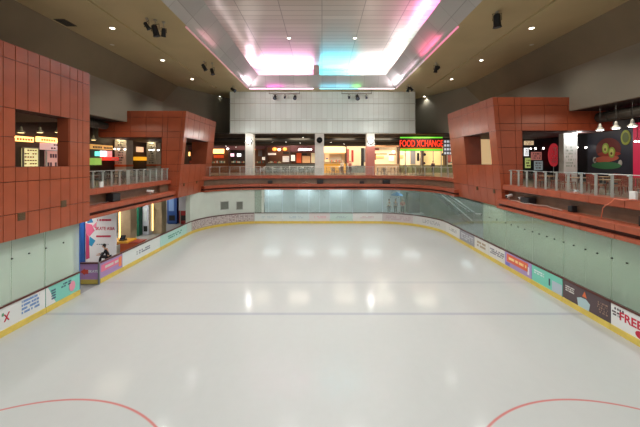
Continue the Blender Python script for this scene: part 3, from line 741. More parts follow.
# ---------------------------------------------------------------- staircase behind the far right glass
t = thing('staircase', 'descending staircase with white handrails behind the far right glass', 'staircase', (15.5, 37, 0))
mb = MB()
for k in range(16):
    x = 13.1+k*.26; z = 3.5-k*.226
    if z > .05: mb.box(x, 36.45, max(0, z-.25), x+.3, 38.3, z)
mb.build('steps', mat('stair_grey', (80, 88, 86), .6), t)
for y in (36.4, 38.35):
    mb = MB(); mb.tube([(13.6, y, 4.0-.15), (17.6, y, 1.1), (18.1, y, 1.1)], .055, 8); mb.build('handrail', mat('bright_rail', (250, 252, 250), .3), t)
    mb = MB(); a, b = (13.0, 3.9), (17.1, .4)
    mb.add([(a[0], y-.03, a[1]), (b[0], y-.03, b[1]), (b[0], y-.03, b[1]-.16), (a[0], y-.03, a[1]-.16), (a[0], y+.03, a[1]), (b[0], y+.03, b[1]), (b[0], y+.03, b[1]-.16), (a[0], y+.03, a[1]-.16)],
           [(0, 1, 2, 3), (4, 7, 6, 5), (0, 4, 5, 1), (2, 6, 7, 3), (0, 3, 7, 4), (1, 5, 6, 2)])
    mb.build('stringer', mat('stringer_white', (236, 240, 236), .4), t)
    for k in range(5):
        x = 13.9+k*.85; mb = MB(); mb.tube([(x, y, 3.9-(x-13.0)*.853), (x, y, 3.85-(x-13.6)*.7)], .02, 6); mb.build('baluster', M_steel, t)
mb = MB(); mb.box(10.3, 38.2, .9, 11.7, 39.27, 3.3); mb2 = mb
o = mb.build('storage_cabinet', mat('dark_cabinet', (62, 70, 70), .5), shift=(11, 38.7, .9), bevel=.02); tag(o, 'tall dark cabinet behind the far glass left of the staircase', 'cabinet')

# ---------------------------------------------------------------- lobby on the left
mb = MB(); mb.box(-20.6, 16, 0, -20.3, 40, 4.0); mb.box(-20.6, 16.9, 0, -13.6, 17.0, 4.0); mb.box(-20.3, 37.2, 0, -12.9, 37.5, 4.0)
struct('wall_lobby', mb, mat('lobby_wall', (150, 146, 140), .6, noise=.1, nscale=1))
mb = MB(); mb.box(-13.55, 17.02, 0, -13.1, 17.35, 3.95); o = mb.build('column', mat('blue_paint', (34, 84, 160), .4), shift=(-13.3, 17.2, 0), bevel=.015); tag(o, 'bright blue square pillar left of the tall poster', 'column')
mb = MB(); mb.box(-17.4, 21.9, 0, -16.25, 22.05, 3.95); o = mb.build('partition_panel', mat('blue_paint', (34, 84, 160), .4), shift=(-16.8, 22, 0), bevel=.01); tag(o, 'bright blue partition panel along the left edge of the poster', 'panel')
t = thing('poster_stand', 'tall white SKATE ASIA poster with pink and blue shapes in the lobby', 'poster', (-15.2, 22, 0))
mb = MB(); mb.box(-16.25, 21.97, .02, -14.15, 22.05, 3.9); mb.build('board', mat('poster_white', (232, 232, 238), .35), t)
mb = MB(); mb.box(-16.2, 22.05, 0, -16.12, 22.5, 1.2); mb.box(-14.28, 22.05, 0, -14.2, 22.5, 1.2); mb.build('rear_strut', M_steel, t)
INK = mat('poster_red', (206, 56, 92), .4)
text_mesh('lettering', 'SKATE ASIA', (-14.9, 21.96, 2.42), (1, 0, 0), (0, 0, 1), .32, INK, t, .004, .002, sx=.8)
mb = MB(); scribble(mb, (-14.95, 21.965, 3.02), (1, 0, 0), (0, 0, 1), .95, .22, 1, seed=101, dens=.9); scribble(mb, (-15.0, 21.965, 1.9), (1, 0, 0), (0, 0, 1), 1.0, .2, 1, seed=102, dens=.9); mb.build('subtitle', INK, t)
mb = MB(); scribble(mb, (-15.05, 21.965, 1.35), (1, 0, 0), (0, 0, 1), .8, .1, 1, seed=103); mb.build('small_print', mat('ink_slate', (80, 110, 130), .4), t)
for pts_, col, nm in ((((-16.2, 3.5), (-15.85, 3.2), (-15.7, 2.85), (-16.1, 2.8)), (50, 130, 190), 'blue_shape'), (((-16.2, 2.8), (-15.8, 2.7), (-15.6, 2.3), (-15.95, 1.9), (-16.2, 2.1)), (226, 110, 150), 'pink_shape'),
                      (((-15.95, 1.9), (-15.55, 1.6), (-15.8, 1.2), (-16.0, 1.3)), (50, 150, 200), 'blue_shape'), (((-16.2, 2.1), (-16.0, 1.9), (-15.95, .4), (-16.2, .3)), (200, 70, 120), 'magenta_shape'), (((-15.75, 2.6), (-15.45, 2.9), (-15.5, 2.55), (-15.4, 2.3)), (240, 140, 170), 'pink_shape')):
    mb = MB(); n = len(pts_); mb.add([(x, 21.962, z) for x, z in pts_]+[(x, 21.969, z) for x, z in pts_], [tuple(range(n)), tuple(range(n, 2*n))]+[(i, (i+1) % n, n+(i+1) % n, n+i) for i in range(n)])
    mb.build(nm, mat('ink_%d_%d_%d' % col, col, .4), t)
for x, y, lab in ((-16.1, 26.6, 'tan lobby column with a glowing vertical strip behind the yellow counter'), (-16.1, 31.7, 'tan lobby column with a glowing vertical strip, the farther of the two')):
    t = thing('column', lab, 'column', (x, y, 0))
    mb = MB(); mb.box(x-.45, y-.45, 0, x+.45, y+.45, 3.95); mb.build('shaft', M_tan, t, bevel=.02)
    mb = MB(); mb.box(x-.47, y-.5, .3, x-.37, y-.45, 3.9); mb.build('light_strip', E('strip_gold', (255, 214, 140), 2.2), t)
t = thing('service_counter', 'low orange counter with yellow top in the lobby behind the rink boards', 'counter', (-15.0, 24.3, 0))
mb = MB(); mb.box(-16.0, 23.8, 0, -13.7, 24.8, .95); mb.build('body', mat('orange_laminate', (196, 92, 50), .4), t, bevel=.02)
mb = MB(); mb.box(-16.1, 23.7, .95, -14.4, 24.9, 1.1); mb.build('top', mat('yellow_laminate', (232, 170, 50), .35), t, bevel=.02)
mb = MB(); mb.box(-14.35, 23.75, .95, -13.6, 24.85, 1.02); mb.build('red_top', mat('red_laminate', (170, 64, 48), .35), t, bevel=.01)
def cash(x, y, z):
    t = thing('cash_register', 'small black cash register on the yellow counter', 'cash register', (x, y, z))
    mb = MB(); mb.box(x-.2, y-.2, z, x+.2, y+.2, z+.1); mb.build('base', M_dark, t, bevel=.01)
    mb = MB(); mb.add([(x-.18, y-.1, z+.1), (x+.18, y-.1, z+.1), (x+.18, y+.05, z+.38), (x-.18, y+.05, z+.38), (x-.18, y, z+.1), (x+.18, y, z+.1), (x+.18, y+.1, z+.36), (x-.18, y+.1, z+.36)], [(0, 1, 2, 3), (4, 7, 6, 5), (0, 4, 5, 1), (1, 5, 6, 2), (2, 6, 7, 3), (3, 7, 4, 0)]); mb.build('screen', mat('dark_screen', (40, 44, 52), .2), t)
cash(-15.0, 24.1, 1.1)
# ticket booths, boards and racks along the lobby back
def cabinet(x, y, w_, h, col, lab, name='vending_machine', cat='vending machine', deco=(210, 220, 225)):
    t = thing(name, lab, cat, (x, y, 0))
    mb = MB(); mb.box(x-w_/2, y-.35, .08, x+w_/2, y+.35, h); mb.box(x-w_/2+.05, y-.3, 0, x+w_/2-.05, y+.3, .08); bd = mb.build('body', mat('cab_%d_%d_%d' % col, col, .4), t, bevel=.02)
    mb = MB(); mb.box(x-w_*.32, y-.38, h*.45, x+w_*.2, y-.35, h*.9); mb.build('display', mat('deco_%d_%d_%d' % deco, deco, .2), bd)
    mb = MB(); mb.box(x-w_*.3, y-.37, h*.12, x+w_*.3, y-.35, h*.3); mb.build('hatch', M_dark, bd)
    return t
cabinet(-18.2, 30.5, 1.9, 3.1, (24, 96, 74), 'tall dark green kiosk panel between the two lobby columns', 'kiosk', 'kiosk', (40, 130, 100))
cabinet(-16.9, 31.0, .6, 2.9, (190, 196, 210), 'narrow pale machine beside the green kiosk in the lobby')
cabinet(-16.9, 36.4, 1.1, 3.3, (44, 76, 140), 'blue vending machine right of the farther lobby column', deco=(120, 150, 200))
cabinet(-15.6, 36.4, 1.0, 3.3, (150, 46, 48), 'red vending machine next to the blue one in the lobby', deco=(210, 160, 150))
t = thing('notice_board', 'white notice board at the far end of the lobby', 'notice board', (-15.2, 34.9, 0))
mb = MB(); mb.box(-15.6, 34.85, 1.7, -14.4, 34.95, 3.9); mb.build('panel', mat('notice_lilac', (212, 212, 226), .4), t, bevel=.01)
mb = MB(); mb.box(-15.5, 34.9, 0, -15.42, 34.98, 1.7); mb.box(-14.6, 34.9, 0, -14.52, 34.98, 1.7); mb.build('leg', M_steel, t)
cabinet(-13.6, 35.8, .5, 3.5, (40, 44, 56), 'slim dark locker beside the pale pillar in the lobby', 'locker', 'locker', (90, 96, 110))
# skate rack
t = thing('skate_rack', 'metal skate rack with open shelves near the orange counter', 'rack', (-17.6, 25.5, 0))
mb = MB()
for x in (-18.3, -16.95):
    for y in (25.2, 25.7): mb.box(x, y, 0, x+.05, y+.05, 2.6)
mb.build('frame', M_steel, t)
for k in range(5): mb = MB(); mb.box(-18.3, 25.2, .3+k*.5, -16.9, 25.75, .34+k*.5); mb.build('shelf', mat('rack_shelf', (90, 94, 100), .4), t)
def skate(x, y, z, first):
    if first:
        t = thing('ice_skate', 'dark rental ice skate on the lobby rack shelves', 'ice skate', (x, y, z), 'rental skates on the rack')
        mb = MB(); mb.tube([(x, y-.1, z+.1), (x, y+.0, z+.1), (x, y+.1, z+.1)], [.035, .05, .045], 8); mb.tube([(x, y+.08, z+.1), (x, y+.1, z+.3)], [.05, .055], 8); mb.build('boot', mat('skate_navy', (36, 40, 66), .4), t, smooth=True)
        mb = MB(); mb.box(x-.004, y-.13, z, x+.004, y+.14, z+.03); mb.box(x-.008, y-.08, z+.02, x+.008, y-.05, z+.07); mb.box(x-.008, y+.06, z+.02, x+.008, y+.09, z+.07); mb.build('blade', M_steel, t)
        return t
proto = None
for k in range(1, 5):
    for i in range(6):
        q = (-18.12+i*.22, 25.45, .34+k*.5)
        sk_l = 'dark rental skate, %s from left on the %s rack shelf' % (['first', 'second', 'third', 'fourth', 'fifth', 'sixth'][i], ['', 'second', 'middle', 'fourth', 'top'][k])
        if proto is None: proto = skate(*q, True); proto['label'] = sk_l
        else: dup(proto, q, 0, sk_l)

# ---------------------------------------------------------------- people
SKIN = mat('skin', (196, 150, 120), .5)
def skin_obj(name, verts, edges, radii, m, parent, root=0, sub=1):
    me = bpy.data.meshes.new(name); me.from_pydata([tuple(v) for v in verts], edges, []); me.materials.append(m)
    o = bpy.data.objects.new(name, me); C.objects.link(o); o.parent = parent
    sk = o.modifiers.new('skin', 'SKIN'); sk.use_smooth_shade = True
    lay = me.skin_vertices[0] if me.skin_vertices else None
    if lay is None:
        bm = bmesh.new(); bm.from_mesh(me); bm.verts.layers.skin.verify(); bm.to_mesh(me); bm.free(); lay = me.skin_vertices[0]
    for i, r in enumerate(radii):
        r = r if isinstance(r, tuple) else (r, r); lay.data[i].radius = r; lay.data[i].use_root = (i == root)
    ss = o.modifiers.new('sub', 'SUBSURF'); ss.levels = sub; ss.render_levels = sub
    return o
def person(loc, rz, label, shirt, pants, hair=(24, 20, 18), seated=False, lean=0.0, arms='down', extra=None):
    t = bpy.data.objects.new('person', None); C.objects.link(t); t.location = loc; t.rotation_euler = (0, 0, rz); tag(t, label, 'person')
    # local frame: facing -Y, right side is -X ; standing height 1.68
    hz = .92 if not seated else .0
    P = Vector((0, 0, hz)); ch = P+Vector((0, -.38*math.sin(lean), .38*math.cos(lean))); nk = P+Vector((0, -.54*math.sin(lean), .54*math.cos(lean)))
    hd = nk+Vector((0, -.03, .10)); 
    V = [P, P+(ch-P)*.5, ch, nk, hd]; Eg = [(0, 1), (1, 2), (2, 3), (3, 4)]; Rd = [(.15, .11), (.135, .10), (.17, .11), .055, .05]
    feet = []
    for s in (-1, 1):
        hip = P+Vector((s*.09, 0, -.06))
        if seated: kn = P+Vector((s*.13, -.42, .02)); an = kn+Vector((0, -.04, -.42)); toe = an+Vector((0, -.17, -.06))
        else: kn = Vector((s*.10, -.01, .48)); an = Vector((s*.11, .02, .08)); toe = Vector((s*.12, -.16, .04))
        n = len(V); V += [hip, kn, an, toe]; Eg += [(0, n), (n, n+1), (n+1, n+2), (n+2, n+3)]; Rd += [.085, .058, .04, .035]; feet.append((hip, kn, an, toe))
    armj = []
    for s in (-1, 1):
        sh = ch+Vector((s*.19, 0, .08))
        if arms == 'down': el = sh+Vector((s*.06, .03, -.29)); wr = el+Vector((s*.01, -.08, -.25))
        elif arms == 'fwd': el = sh+Vector((s*.05, -.12, -.25)); wr = el+Vector((-s*.06, -.24, -.02))
        else: el = sh+Vector((s*.05, -.14, -.24)); wr = el+Vector((-s*.08, -.16, .20))
        n = len(V); V += [sh, el, wr]; Eg += [(2, n), (n, n+1), (n+1, n+2)]; Rd += [.055, .042, .028]; 
        d = (wr-el).normalized(); palm = wr+d*.08; V.append(palm); Eg.append((n+2, n+3)); Rd.append((.035, .02))
        side = Vector((0, 0, 1)).cross(d).normalized() if abs(d.z) < .9 else Vector((0, 1, 0))
        curl = d.cross(side).normalized()
        armj.append((sh, el, wr, palm, d, side, curl, s))
    body = skin_obj('body', V, Eg, Rd, SKIN, t)
    # fingers
    for sh, el, wr, palm, d, side, curl, s in armj:
        mb = MB()
        for k, (o_, l) in enumerate(((-.027, .065), (-.009, .075), (.009, .07), (.027, .055))):
            b0 = palm+side*o_; mb.tube([b0-d*.02, b0+d*l*.5, b0+d*l*.85+curl*.02, b0+d*l+curl*.035], [.009, .0085, .008, .006], 6)
        b0 = wr+d*.03+side*.03*-s; mb.tube([b0, b0+d*.035-side*s*.02, b0+d*.06-side*s*.02+curl*.015], [.011, .010, .008], 6)
        mb.build('hand_fingers', SKIN, t, smooth=True, shift=(0, 0, 0)).parent = t
    # head
    h = hd+Vector((0, -.02, .07))
    mb = MB(); mb.ball(h, .1, 16, (.78, .95, 1.18)); mb.ball(h+Vector((0, -.02, -.055)), .07, 12, (.8, .95, .9))
    mb.tube([h+Vector((0, -.09, .02)), h+Vector((0, -.115, -.02)), h+Vector((0, -.09, -.03))], [.008, .016, .01], 6)
    for s in (-1, 1): mb.ball(h+Vector((s*.08, .0, -.005)), .025, 8, (.35, .8, 1.2))
    hb = mb.build('head', SKIN, t, smooth=True, shift=(0, 0, 0)); hb.parent = t
    mb = MB()
    for s in (-1, 1): mb.ball(h+Vector((s*.032, -.088, .008)), .012, 8)
    mb.build('eyes', M_dark, t, shift=(0, 0, 0)).parent = t
    mb = MB(); mb.tube([h+Vector((-.025, -.086, -.06)), h+Vector((0, -.092, -.062)), h+Vector((.025, -.086, -.06))], .005, 6); mb.build('mouth', mat('lip', (150, 80, 72), .5), t, shift=(0, 0, 0)).parent = t
    mb = MB(); mb.ball(h+Vector((0, .02, .025)), .108, 16, (.84, .95, 1.12)); mb.ball(h+Vector((0, .06, -.05)), .07, 10, (1, .6, 1.1)); mb.build('hair', mat('hair_%d' % hair[0], hair, .6), t, smooth=True, shift=(0, 0, 0)).parent = t
    # clothes
    V2 = [P-Vector((0, 0, .02)), P+(ch-P)*.5, ch, nk-(nk-ch)*.35]; E2 = [(0, 1), (1, 2), (2, 3)]; R2 = [(.165, .125), (.155, .115), (.185, .125), (.08, .075)]
    for sh, el, wr, *_ in armj:
        n = len(V2); V2 += [sh, el, el+(wr-el)*.8]; E2 += [(2, n), (n, n+1), (n+1, n+2)]; R2 += [.07, .055, .043]
    skin_obj('jacket', V2, E2, R2, mat('cloth_%d_%d_%d' % shirt, shirt, .8), t)
    V3 = [P+Vector((0, 0, .03))]; E3 = []; R3 = [(.16, .12)]
    for hip, kn, an, toe in feet:
        n = len(V3); V3 += [hip, kn, an+(kn-an)*.12]; E3 += [(0, n), (n, n+1), (n+1, n+2)]; R3 += [.1, .072, .058]
    skin_obj('trousers', V3, E3, R3, mat('cloth_%d_%d_%d' % pants, pants, .8), t)
    for hip, kn, an, toe in feet:
        mb = MB(); mb.tube([an+Vector((0, .05, -.03)), an+Vector((0, -.05, -.035)), toe+Vector((0, -.03, 0))], [.045, .05, .035], 8); mb.build('shoe', M_dark, t, smooth=True, shift=(0, 0, 0)).parent = t
    return t
# seated person at the poster, on a stool
t = thing('bar_stool', 'small dark stool under the seated person beside the poster', 'stool', (-13.75, 20.6, 0))
mb = MB(); mb.lathe((-13.75, 20.6, .78), [(.05, 0), (.2, .01), (.2, .05), (.05, .06)], 16); mb.build('seat', M_dark, t)
for k in range(4):
    a = PI/4+k*PI/2; mb = MB(); mb.tube([(-13.75+.12*math.cos(a), 20.6+.12*math.sin(a), .78), (-13.75+.22*math.cos(a), 20.6+.22*math.sin(a), 0)], .016, 6); mb.build('leg', M_steel, t)
person((-13.75, 20.6, .95), -1.1, 'person in black seated on a stool in front of the tall poster', (26, 26, 30), (20, 20, 24), seated=True, lean=.35, arms='fwd')
mb = MB(); mb.box(6.6, 37.3, -.02, 12.0, 39.28, .9); struct('floor_platform', mb, M_conc)  # platform added to lift the figures that imitate reflections in the glass
person((7.9, 37.7, .9), .1, 'white-topped figure standing in for a reflection in the far glass, left', (232, 232, 230), (70, 74, 90))  # these figures and the parasol stand in for food court reflections
person((8.7, 37.9, .9), .1, 'grey-topped figure standing in for a reflection in the far glass, middle', (150, 150, 160), (60, 60, 66))
person((9.5, 37.7, .9), -.2, 'red-jacketed figure standing in for a reflection in the far glass, right', (176, 70, 56), (40, 44, 54), arms='fwd')
t = thing('parasol', 'small blue parasol standing in for a reflection in the far glass', 'parasol', (9.0, 38.5, .9))
mb = MB(); mb.lathe((9.0, 38.5, 3.0), [(.75, 0), (.5, .2), (.05, .38)], 12); mb.build('canopy', mat('parasol_blue', (40, 140, 200), .6), t)
mb = MB(); mb.tube([(9.0, 38.5, .9), (9.0, 38.5, 3.4)], .03, 8); mb.lathe((9.0, 38.5, .9), [(.25, 0), (.25, .06), (.04, .1)], 12); mb.build('pole', M_steel, t)

# ---------------------------------------------------------------- downlight fittings
k = 0
def downlight(x, y, z, label, r=.13, group=None):
    t = thing('downlight', label, 'ceiling light', (x, y, z), group)
    mb = MB(); mb.lathe((x, y, z), [(r, -.005), (r+.05, -.03), (r+.05, .0)], 16); mb.build('trim_ring', M_white, t)
    mb = MB(); mb.lathe((x, y, z-.035), [(r*.95, 0), (r*.95, .02)], 16); mb.build('lens', E_down, t)
names = {20.3: 'nearest', 26.7: 'middle', 32.8: 'third', 41.5: 'farthest'}
for x, y in SIDE_DL:
    if y > 15: downlight(x, y, Z1, '%s round downlight in the %s beige soffit' % (names[y], 'left' if x < 0 else 'right'))
for x, y in MID_DL:
    if y > 22: downlight(x, y, ZU, '%s round downlight in the raised coffer ceiling' % ('left' if x < 0 else 'right'))
for s in (-1, 1):
    o = MB(); o.lathe((s*15.2, 23.2, Z1-.02), [(.12, 0), (.15, .02)], 14); d = o.build('smoke_detector', mat('detector_white', (225, 225, 215), .5), shift=(s*15.2, 23.2, Z1)); tag(d, 'small pale smoke detector in the %s soffit' % ('left' if s < 0 else 'right'), 'smoke detector')
t = thing('ceiling_grille', 'dark rectangular air grille high at the left bulkhead', 'vent', (-15.6, 19.5, Z1))
mb = MB(); mb.box(-15.95, 19.0, Z1-.03, -15.3, 20.0, Z1-.001); mb.build('frame', mat('grille_dark', (96, 88, 74), .6), t)
mb = MB()
for q in range(6): mb.box(-15.9+q*.1, 19.05, Z1-.05, -15.86+q*.1, 19.95, Z1-.03)
mb.build('slats', M_dark, t)

# ---------------------------------------------------------------- stage lights
def stage_light(x, y, z, label, aim=(0, 0, -1), sc=1.0, top=Z1):
    t = thing('stage_light', label, 'spotlight', (x, y, z))
    a = Vector(aim).normalized(); c = Vector((x, y, z))
    mb = MB(); mb.tube([c-a*.28*sc, c-a*.22*sc, c+a*.2*sc, c+a*.3*sc], [.08*sc, .14*sc, .15*sc, .19*sc], 12); mb.build('housing', M_dark, t, smooth=False)
    mb = MB(); mb.tube([c+a*.27*sc, c+a*.31*sc], .15*sc, 12); mb.build('lens', mat('lens_grey', (90, 96, 110), .1), t)
    mb = MB(); s = Vector((0, 1, 0)).cross(a).normalized() if abs(a.y) < .9 else Vector((1, 0, 0))
    up = Vector((0, 0, 1)); w_ = .2*sc
    mb.tube([c+s*w_, c+s*w_+up*.3*sc, c-s*w_+up*.3*sc, c-s*w_], .018, 6); mb.build('yoke', M_dark, t)
    mb = MB(); mb.tube([c+up*.3*sc, (x, y, top)], .022, 6); mb.box(x-.07, y-.07, top-.08, x+.07, y+.07, top-.002); mb.build('hanger', mat('hanger_grey', (170, 165, 150), .5), t)
for x, y, z, lab, aim, sc in (
    (-10.35, 18.9, 15.05, 'black spotlight in the nearest left ceiling cluster, leftmost', (.6, .3, -1), .75),
    (-9.95, 19.1, 14.85, 'black spotlight in the nearest left ceiling cluster, largest in the middle', (.2, .2, -1), 1.15),
    (-9.6, 19.4, 14.85, 'black spotlight in the nearest left ceiling cluster, rightmost', (-.2, .3, -1), .85),
    (-9.95, 27.0, 15.0, 'black spotlight on the left soffit at mid distance, left of a pair', (.5, .2, -1), 1.0),
    (-9.4, 27.4, 14.75, 'black spotlight on the left soffit at mid distance, right of a pair', (.3, -.2, -1), .95),
    (-9.9, 35.6, 15.05, 'black spotlight at the far left soffit corner', (.9, -.3, -.6), 1.1),
    (9.9, 18.1, 15.0, 'large black spotlight alone near the right foreground of the ceiling', (.1, .1, -1), 1.3),
    (9.75, 27.4, 14.95, 'black spotlight on the right soffit at mid distance, lower of a pair', (-.1, .2, -1), .95),
    (10.05, 27.9, 15.15, 'black spotlight on the right soffit at mid distance, upper of a pair', (-.7, .2, -.5), .9),
    (9.5, 35.2, 15.0, 'black spotlight at the far right soffit corner, left of a pair', (-.3, .2, -1), 1.0),
    (9.9, 35.6, 15.15, 'black spotlight at the far right soffit corner, right of a pair', (.6, .2, -.6), .9)):
    stage_light(x, y, z, lab, aim, sc)
for x0, x1, lab in ((-6.3, -2.6, 'hanging lighting bar on the left of the far wall'), (2.3, 5.9, 'hanging lighting bar on the right of the far wall')):
    t = thing('lighting_bar', lab, 'lighting bar', ((x0+x1)/2, 37.9, 15.1))
    mb = MB(); mb.tube([(x0, 37.9, 15.1), (x1, 37.9, 15.1)], .05, 8); mb.build('bar', mat('bar_grey', (150, 148, 136), .4), t)
    for x in (x0+.05, x1-.05): mb = MB(); mb.tube([(x, 37.9, 15.1), (x, 37.9, Z1)], .035, 6); mb.build('drop_rod', mat('bar_grey', (150, 148, 136), .4), t)
for x, lab, sc in ((-5.57, 'round black lamp on the left far bar, left end', 1.15), (-4.4, 'small black lamp on the left far bar, middle', .6), (-3.2, 'round black lamp on the left far bar, right end', 1.15),
                   (3.2, 'small black lamp on the right far bar, left end', .75), (4.2, 'large black lamp on the right far bar, middle', 1.35), (5.25, 'small black lamp on the right far bar, right end', .75)):
    stage_light(x, 37.9, 14.68, lab, (0, -.8, -.6), sc, top=15.06)

# ---------------------------------------------------------------- ledge equipment
def projector(x, y, z, rz, label, sc=1):
    t = thing('security_camera', label, 'camera', (x, y, z)); d = Vector((math.cos(rz), math.sin(rz), -.15)).normalized(); c = Vector((x, y, z+.22*sc))
    mb = MB(); mb.tube([c-d*.22*sc, c+d*.22*sc], .09*sc, 10); mb.build('housing', M_white, t)
    mb = MB(); mb.tube([c+d*.2*sc, c+d*.24*sc], .07*sc, 10); mb.build('lens', M_dark, t)
    mb = MB(); mb.tube([(x, y, z), c-Vector((0, 0, .05))], .03*sc, 6); mb.lathe((x, y, z), [(.09*sc, 0), (.09*sc, .02)], 10); mb.build('mount', M_steel, t)
projector(12.45, 21.3, 4.5, 3.5, 'white camera on the right ledge beside the tower, upper one', 1.1)
projector(12.75, 20.4, 4.48, 3.0, 'white camera on the right ledge beside the black box', 1.0)
projector(-13.2, 24.6, 4.5, .3, 'white camera on the left ledge near the second tower', 1.1)
def ledge_box(x, y, z, w_, d, h, lab, col=(26, 26, 28)):
    t = thing('loudspeaker', lab, 'loudspeaker', (x, y, z))
    mb = MB(); mb.box(x-w_/2, y-d/2, z, x+w_/2, y+d/2, z+h); mb.build('cabinet', mat('box_%d' % col[0], col, .5), t, bevel=.02)
    mb = MB(); f = -1 if x > 0 else 1
    if y > 34: mb.box(x-w_*.4, y-d/2-.015, z+.04, x+w_*.4, y-d/2, z+h-.04)
    else: mb.box(x+f*w_/2, y-d*.4, z+.04, x+f*(w_/2+.015), y+d*.4, z+h-.04)
    mb.build('grille', mat('speaker_mesh', (44, 46, 48), .7), t)
ledge_box(12.55, 19.5, 4.49, .45, .8, .34, 'black loudspeaker lying on the right ledge beside the cameras')
ledge_box(12.6, 16.1, 4.49, .25, .3, .3, 'small black loudspeaker on the right ledge halfway along')
ledge_box(12.6, 12.3, 4.49, .4, .5, .4, 'black loudspeaker on the right ledge at the frame edge')
ledge_box(-13.3, 20.4, 4.49, .45, .75, .5, 'dark loudspeaker on the left ledge next to the nearest tower')
ledge_box(-11.2, 36.05, 4.49, .4, .3, .4, 'black loudspeaker on the far ledge beside the left tower')
ledge_box(-6.0, 37.0, 4.49, .5, .35, .35, 'small black loudspeaker on the far ledge left of centre')
ledge_box(-.2, 37.0, 4.49, .7, .35, .45, 'black loudspeaker on the far ledge at the centre column')
ledge_box(4.6, 37.0, 4.49, .5, .35, .3, 'black loudspeaker on the far ledge right of centre')
ledge_box(7.4, 36.9, 4.49, .8, .35, .42, 'wide black loudspeaker on the far ledge toward the right curve')
def cable(pts, lab, col=(200, 190, 180), r=.018):
    mb = MB(); P = []
    for i in range(len(pts)-1):
        a, b = Vector(pts[i]), Vector(pts[i+1])
        for k in range(6): P.append(a.lerp(b, k/6)+Vector((0, 0, .02*math.sin(k*1.05+i))))
    P.append(Vector(pts[-1])); mb.tube(P, r, 6)
    o = mb.build('cable', mat('cable_%d' % col[0], col, .5), shift=pts[0]); tag(o, lab, 'cable')
cable([(12.2, 20.6, 4.54), (12.22, 19.0, 4.52), (12.5, 17.8, 4.55), (12.3, 16.4, 4.52)], 'pale cable running along the right ledge from the cameras')
cable([(12.4, 14.2, 4.52), (12.2, 13.9, 5.0), (12.25, 13.4, 5.44), (12.4, 12.6, 5.5)], 'orange cable looping over the right lip', (214, 120, 90), .02)
cable([(-13.4, 17.3, 4.52), (-13.2, 19.0, 4.55), (-13.35, 20.0, 4.52)], 'grey cable on the left ledge by the nearest tower', (120, 100, 96), .025)
cable([(-2.4, 36.8, 4.55), (-1.9, 36.7, 4.72), (-1.5, 36.8, 4.55), (-.6, 36.85, 4.52)], 'pale bundled cable on the far ledge at the centre')
for x, y, lab in ((12.6, 12.9, 'small white junction box at the base of the right railing'), (-13.25, 19.25, 'small white paper box at the base of the left railing')):
    mb = MB(); mb.box(x-.1, y-.13, 5.47, x+.02, y+.13, 5.82); o = mb.build('junction_box', M_white, shift=(x, y, 5.45), bevel=.015); tag(o, lab, 'box')

# ---------------------------------------------------------------- food court furniture
def make_chair(label, cat_group, m1, m2, loc):
    t = thing('cafe_chair', label, 'chair', (0, 0, 0), cat_group)
    mb = MB(); mb.box(-.21, -.21, .43, .21, .21, .47); mb.build('seat', m2, t, bevel=.015)
    mb = MB()
    for q in (-.15, -.05, .05, .15): mb.box(q-.02, .19, .5, q+.02, .215, .86)
    mb.tube([(-.2, .2, .47), (-.2, .23, .9), (.2, .23, .9), (.2, .2, .47)], .018, 6); mb.build('backrest', m1, t)
    for sx in (-1, 1):
        for sy in (-1, 1): mb = MB(); mb.tube([(sx*.18, sy*.18, .44), (sx*.21, sy*.21, 0)], .015, 6); mb.build('leg', m1, t)
    t.location = loc; return t
def make_table(label, group, loc, top):
    t = thing('cafe_table', label, 'table', (0, 0, 0), group)
    mb = MB(); mb.box(-.4, -.4, .7, .4, .4, .74); mb.build('table_top', top, t, bevel=.01)
    mb = MB(); mb.tube([(0, 0, .03), (0, 0, .7)], .04, 8); mb.lathe((0, 0, 0), [(.25, 0), (.24, .03), (.05, .05)], 14); mb.build('pedestal', M_steel, t)
    t.location = loc; return t
def furnish(ck, cg, m1, m2, tk, tg, top, tables, rnd):
    """tables: (x, y, words that place the table)"""
    c0 = t0_ = None
    for x, y, where in tables:
        tl = '%s, the %s' % (tk, where)
        if t0_ is None: t0_ = make_table(tl, tg, (x, y, 5.4), top)
        else: dup(t0_, (x, y, 5.4), 0, tl)
        for dx, dy, rz, side in ((0, -.62, PI, 'near'), (0, .62, 0, 'far'), (-.62, 0, PI/2, 'left'), (.62, 0, -PI/2, 'right')):
            q = (x+dx+rnd.uniform(-.04, .04), y+dy+rnd.uniform(-.04, .04), 5.4); r_ = rz+rnd.uniform(-.15, .15)
            cl = '%s, %s side of %s' % (ck, side, where)
            if c0 is None: c0 = make_chair(cl, cg, m1, m2, q); c0.rotation_euler = (0, 0, r_)
            else: dup(c0, q, r_, cl)
ORD = ['first', 'second', 'third', 'fourth', 'fifth', 'sixth']
rnd = random.Random(5)
furnish('silver cafe chair', 'silver chairs behind the far railing', mat('chrome_chair', (200, 205, 205), .25, metal=.8), mat('chair_grey_seat', (170, 176, 176), .5),
        'square cafe table', 'pale tables behind the far railing', mat('pale_top', (214, 222, 216), .3), [(-7.4+i*2.0, 40.2+(i % 2)*.2, ORD[i]+' pale front table behind far railing') for i in range(4)]+[(-6.6+i*2.0, 42.4, ORD[i]+' pale rear table behind far railing') for i in range(3)], rnd)
furnish('brown cafe chair', 'brown chairs behind the far railing', mat('brown_chair', (96, 66, 50), .5), mat('brown_seat', (120, 80, 60), .5),
        'square cafe table', 'dark tables behind the far railing', mat('dark_top', (90, 70, 60), .3), [(x, y, ORD[i]+' dark table behind far railing') for i, (x, y) in enumerate(((1.4, 40.3), (3.5, 40.5), (7.8, 40.1), (9.9, 40.2), (12.2, 40.1)))]+[(2.5, 42.9, 'dark rear table behind far railing')], rnd)
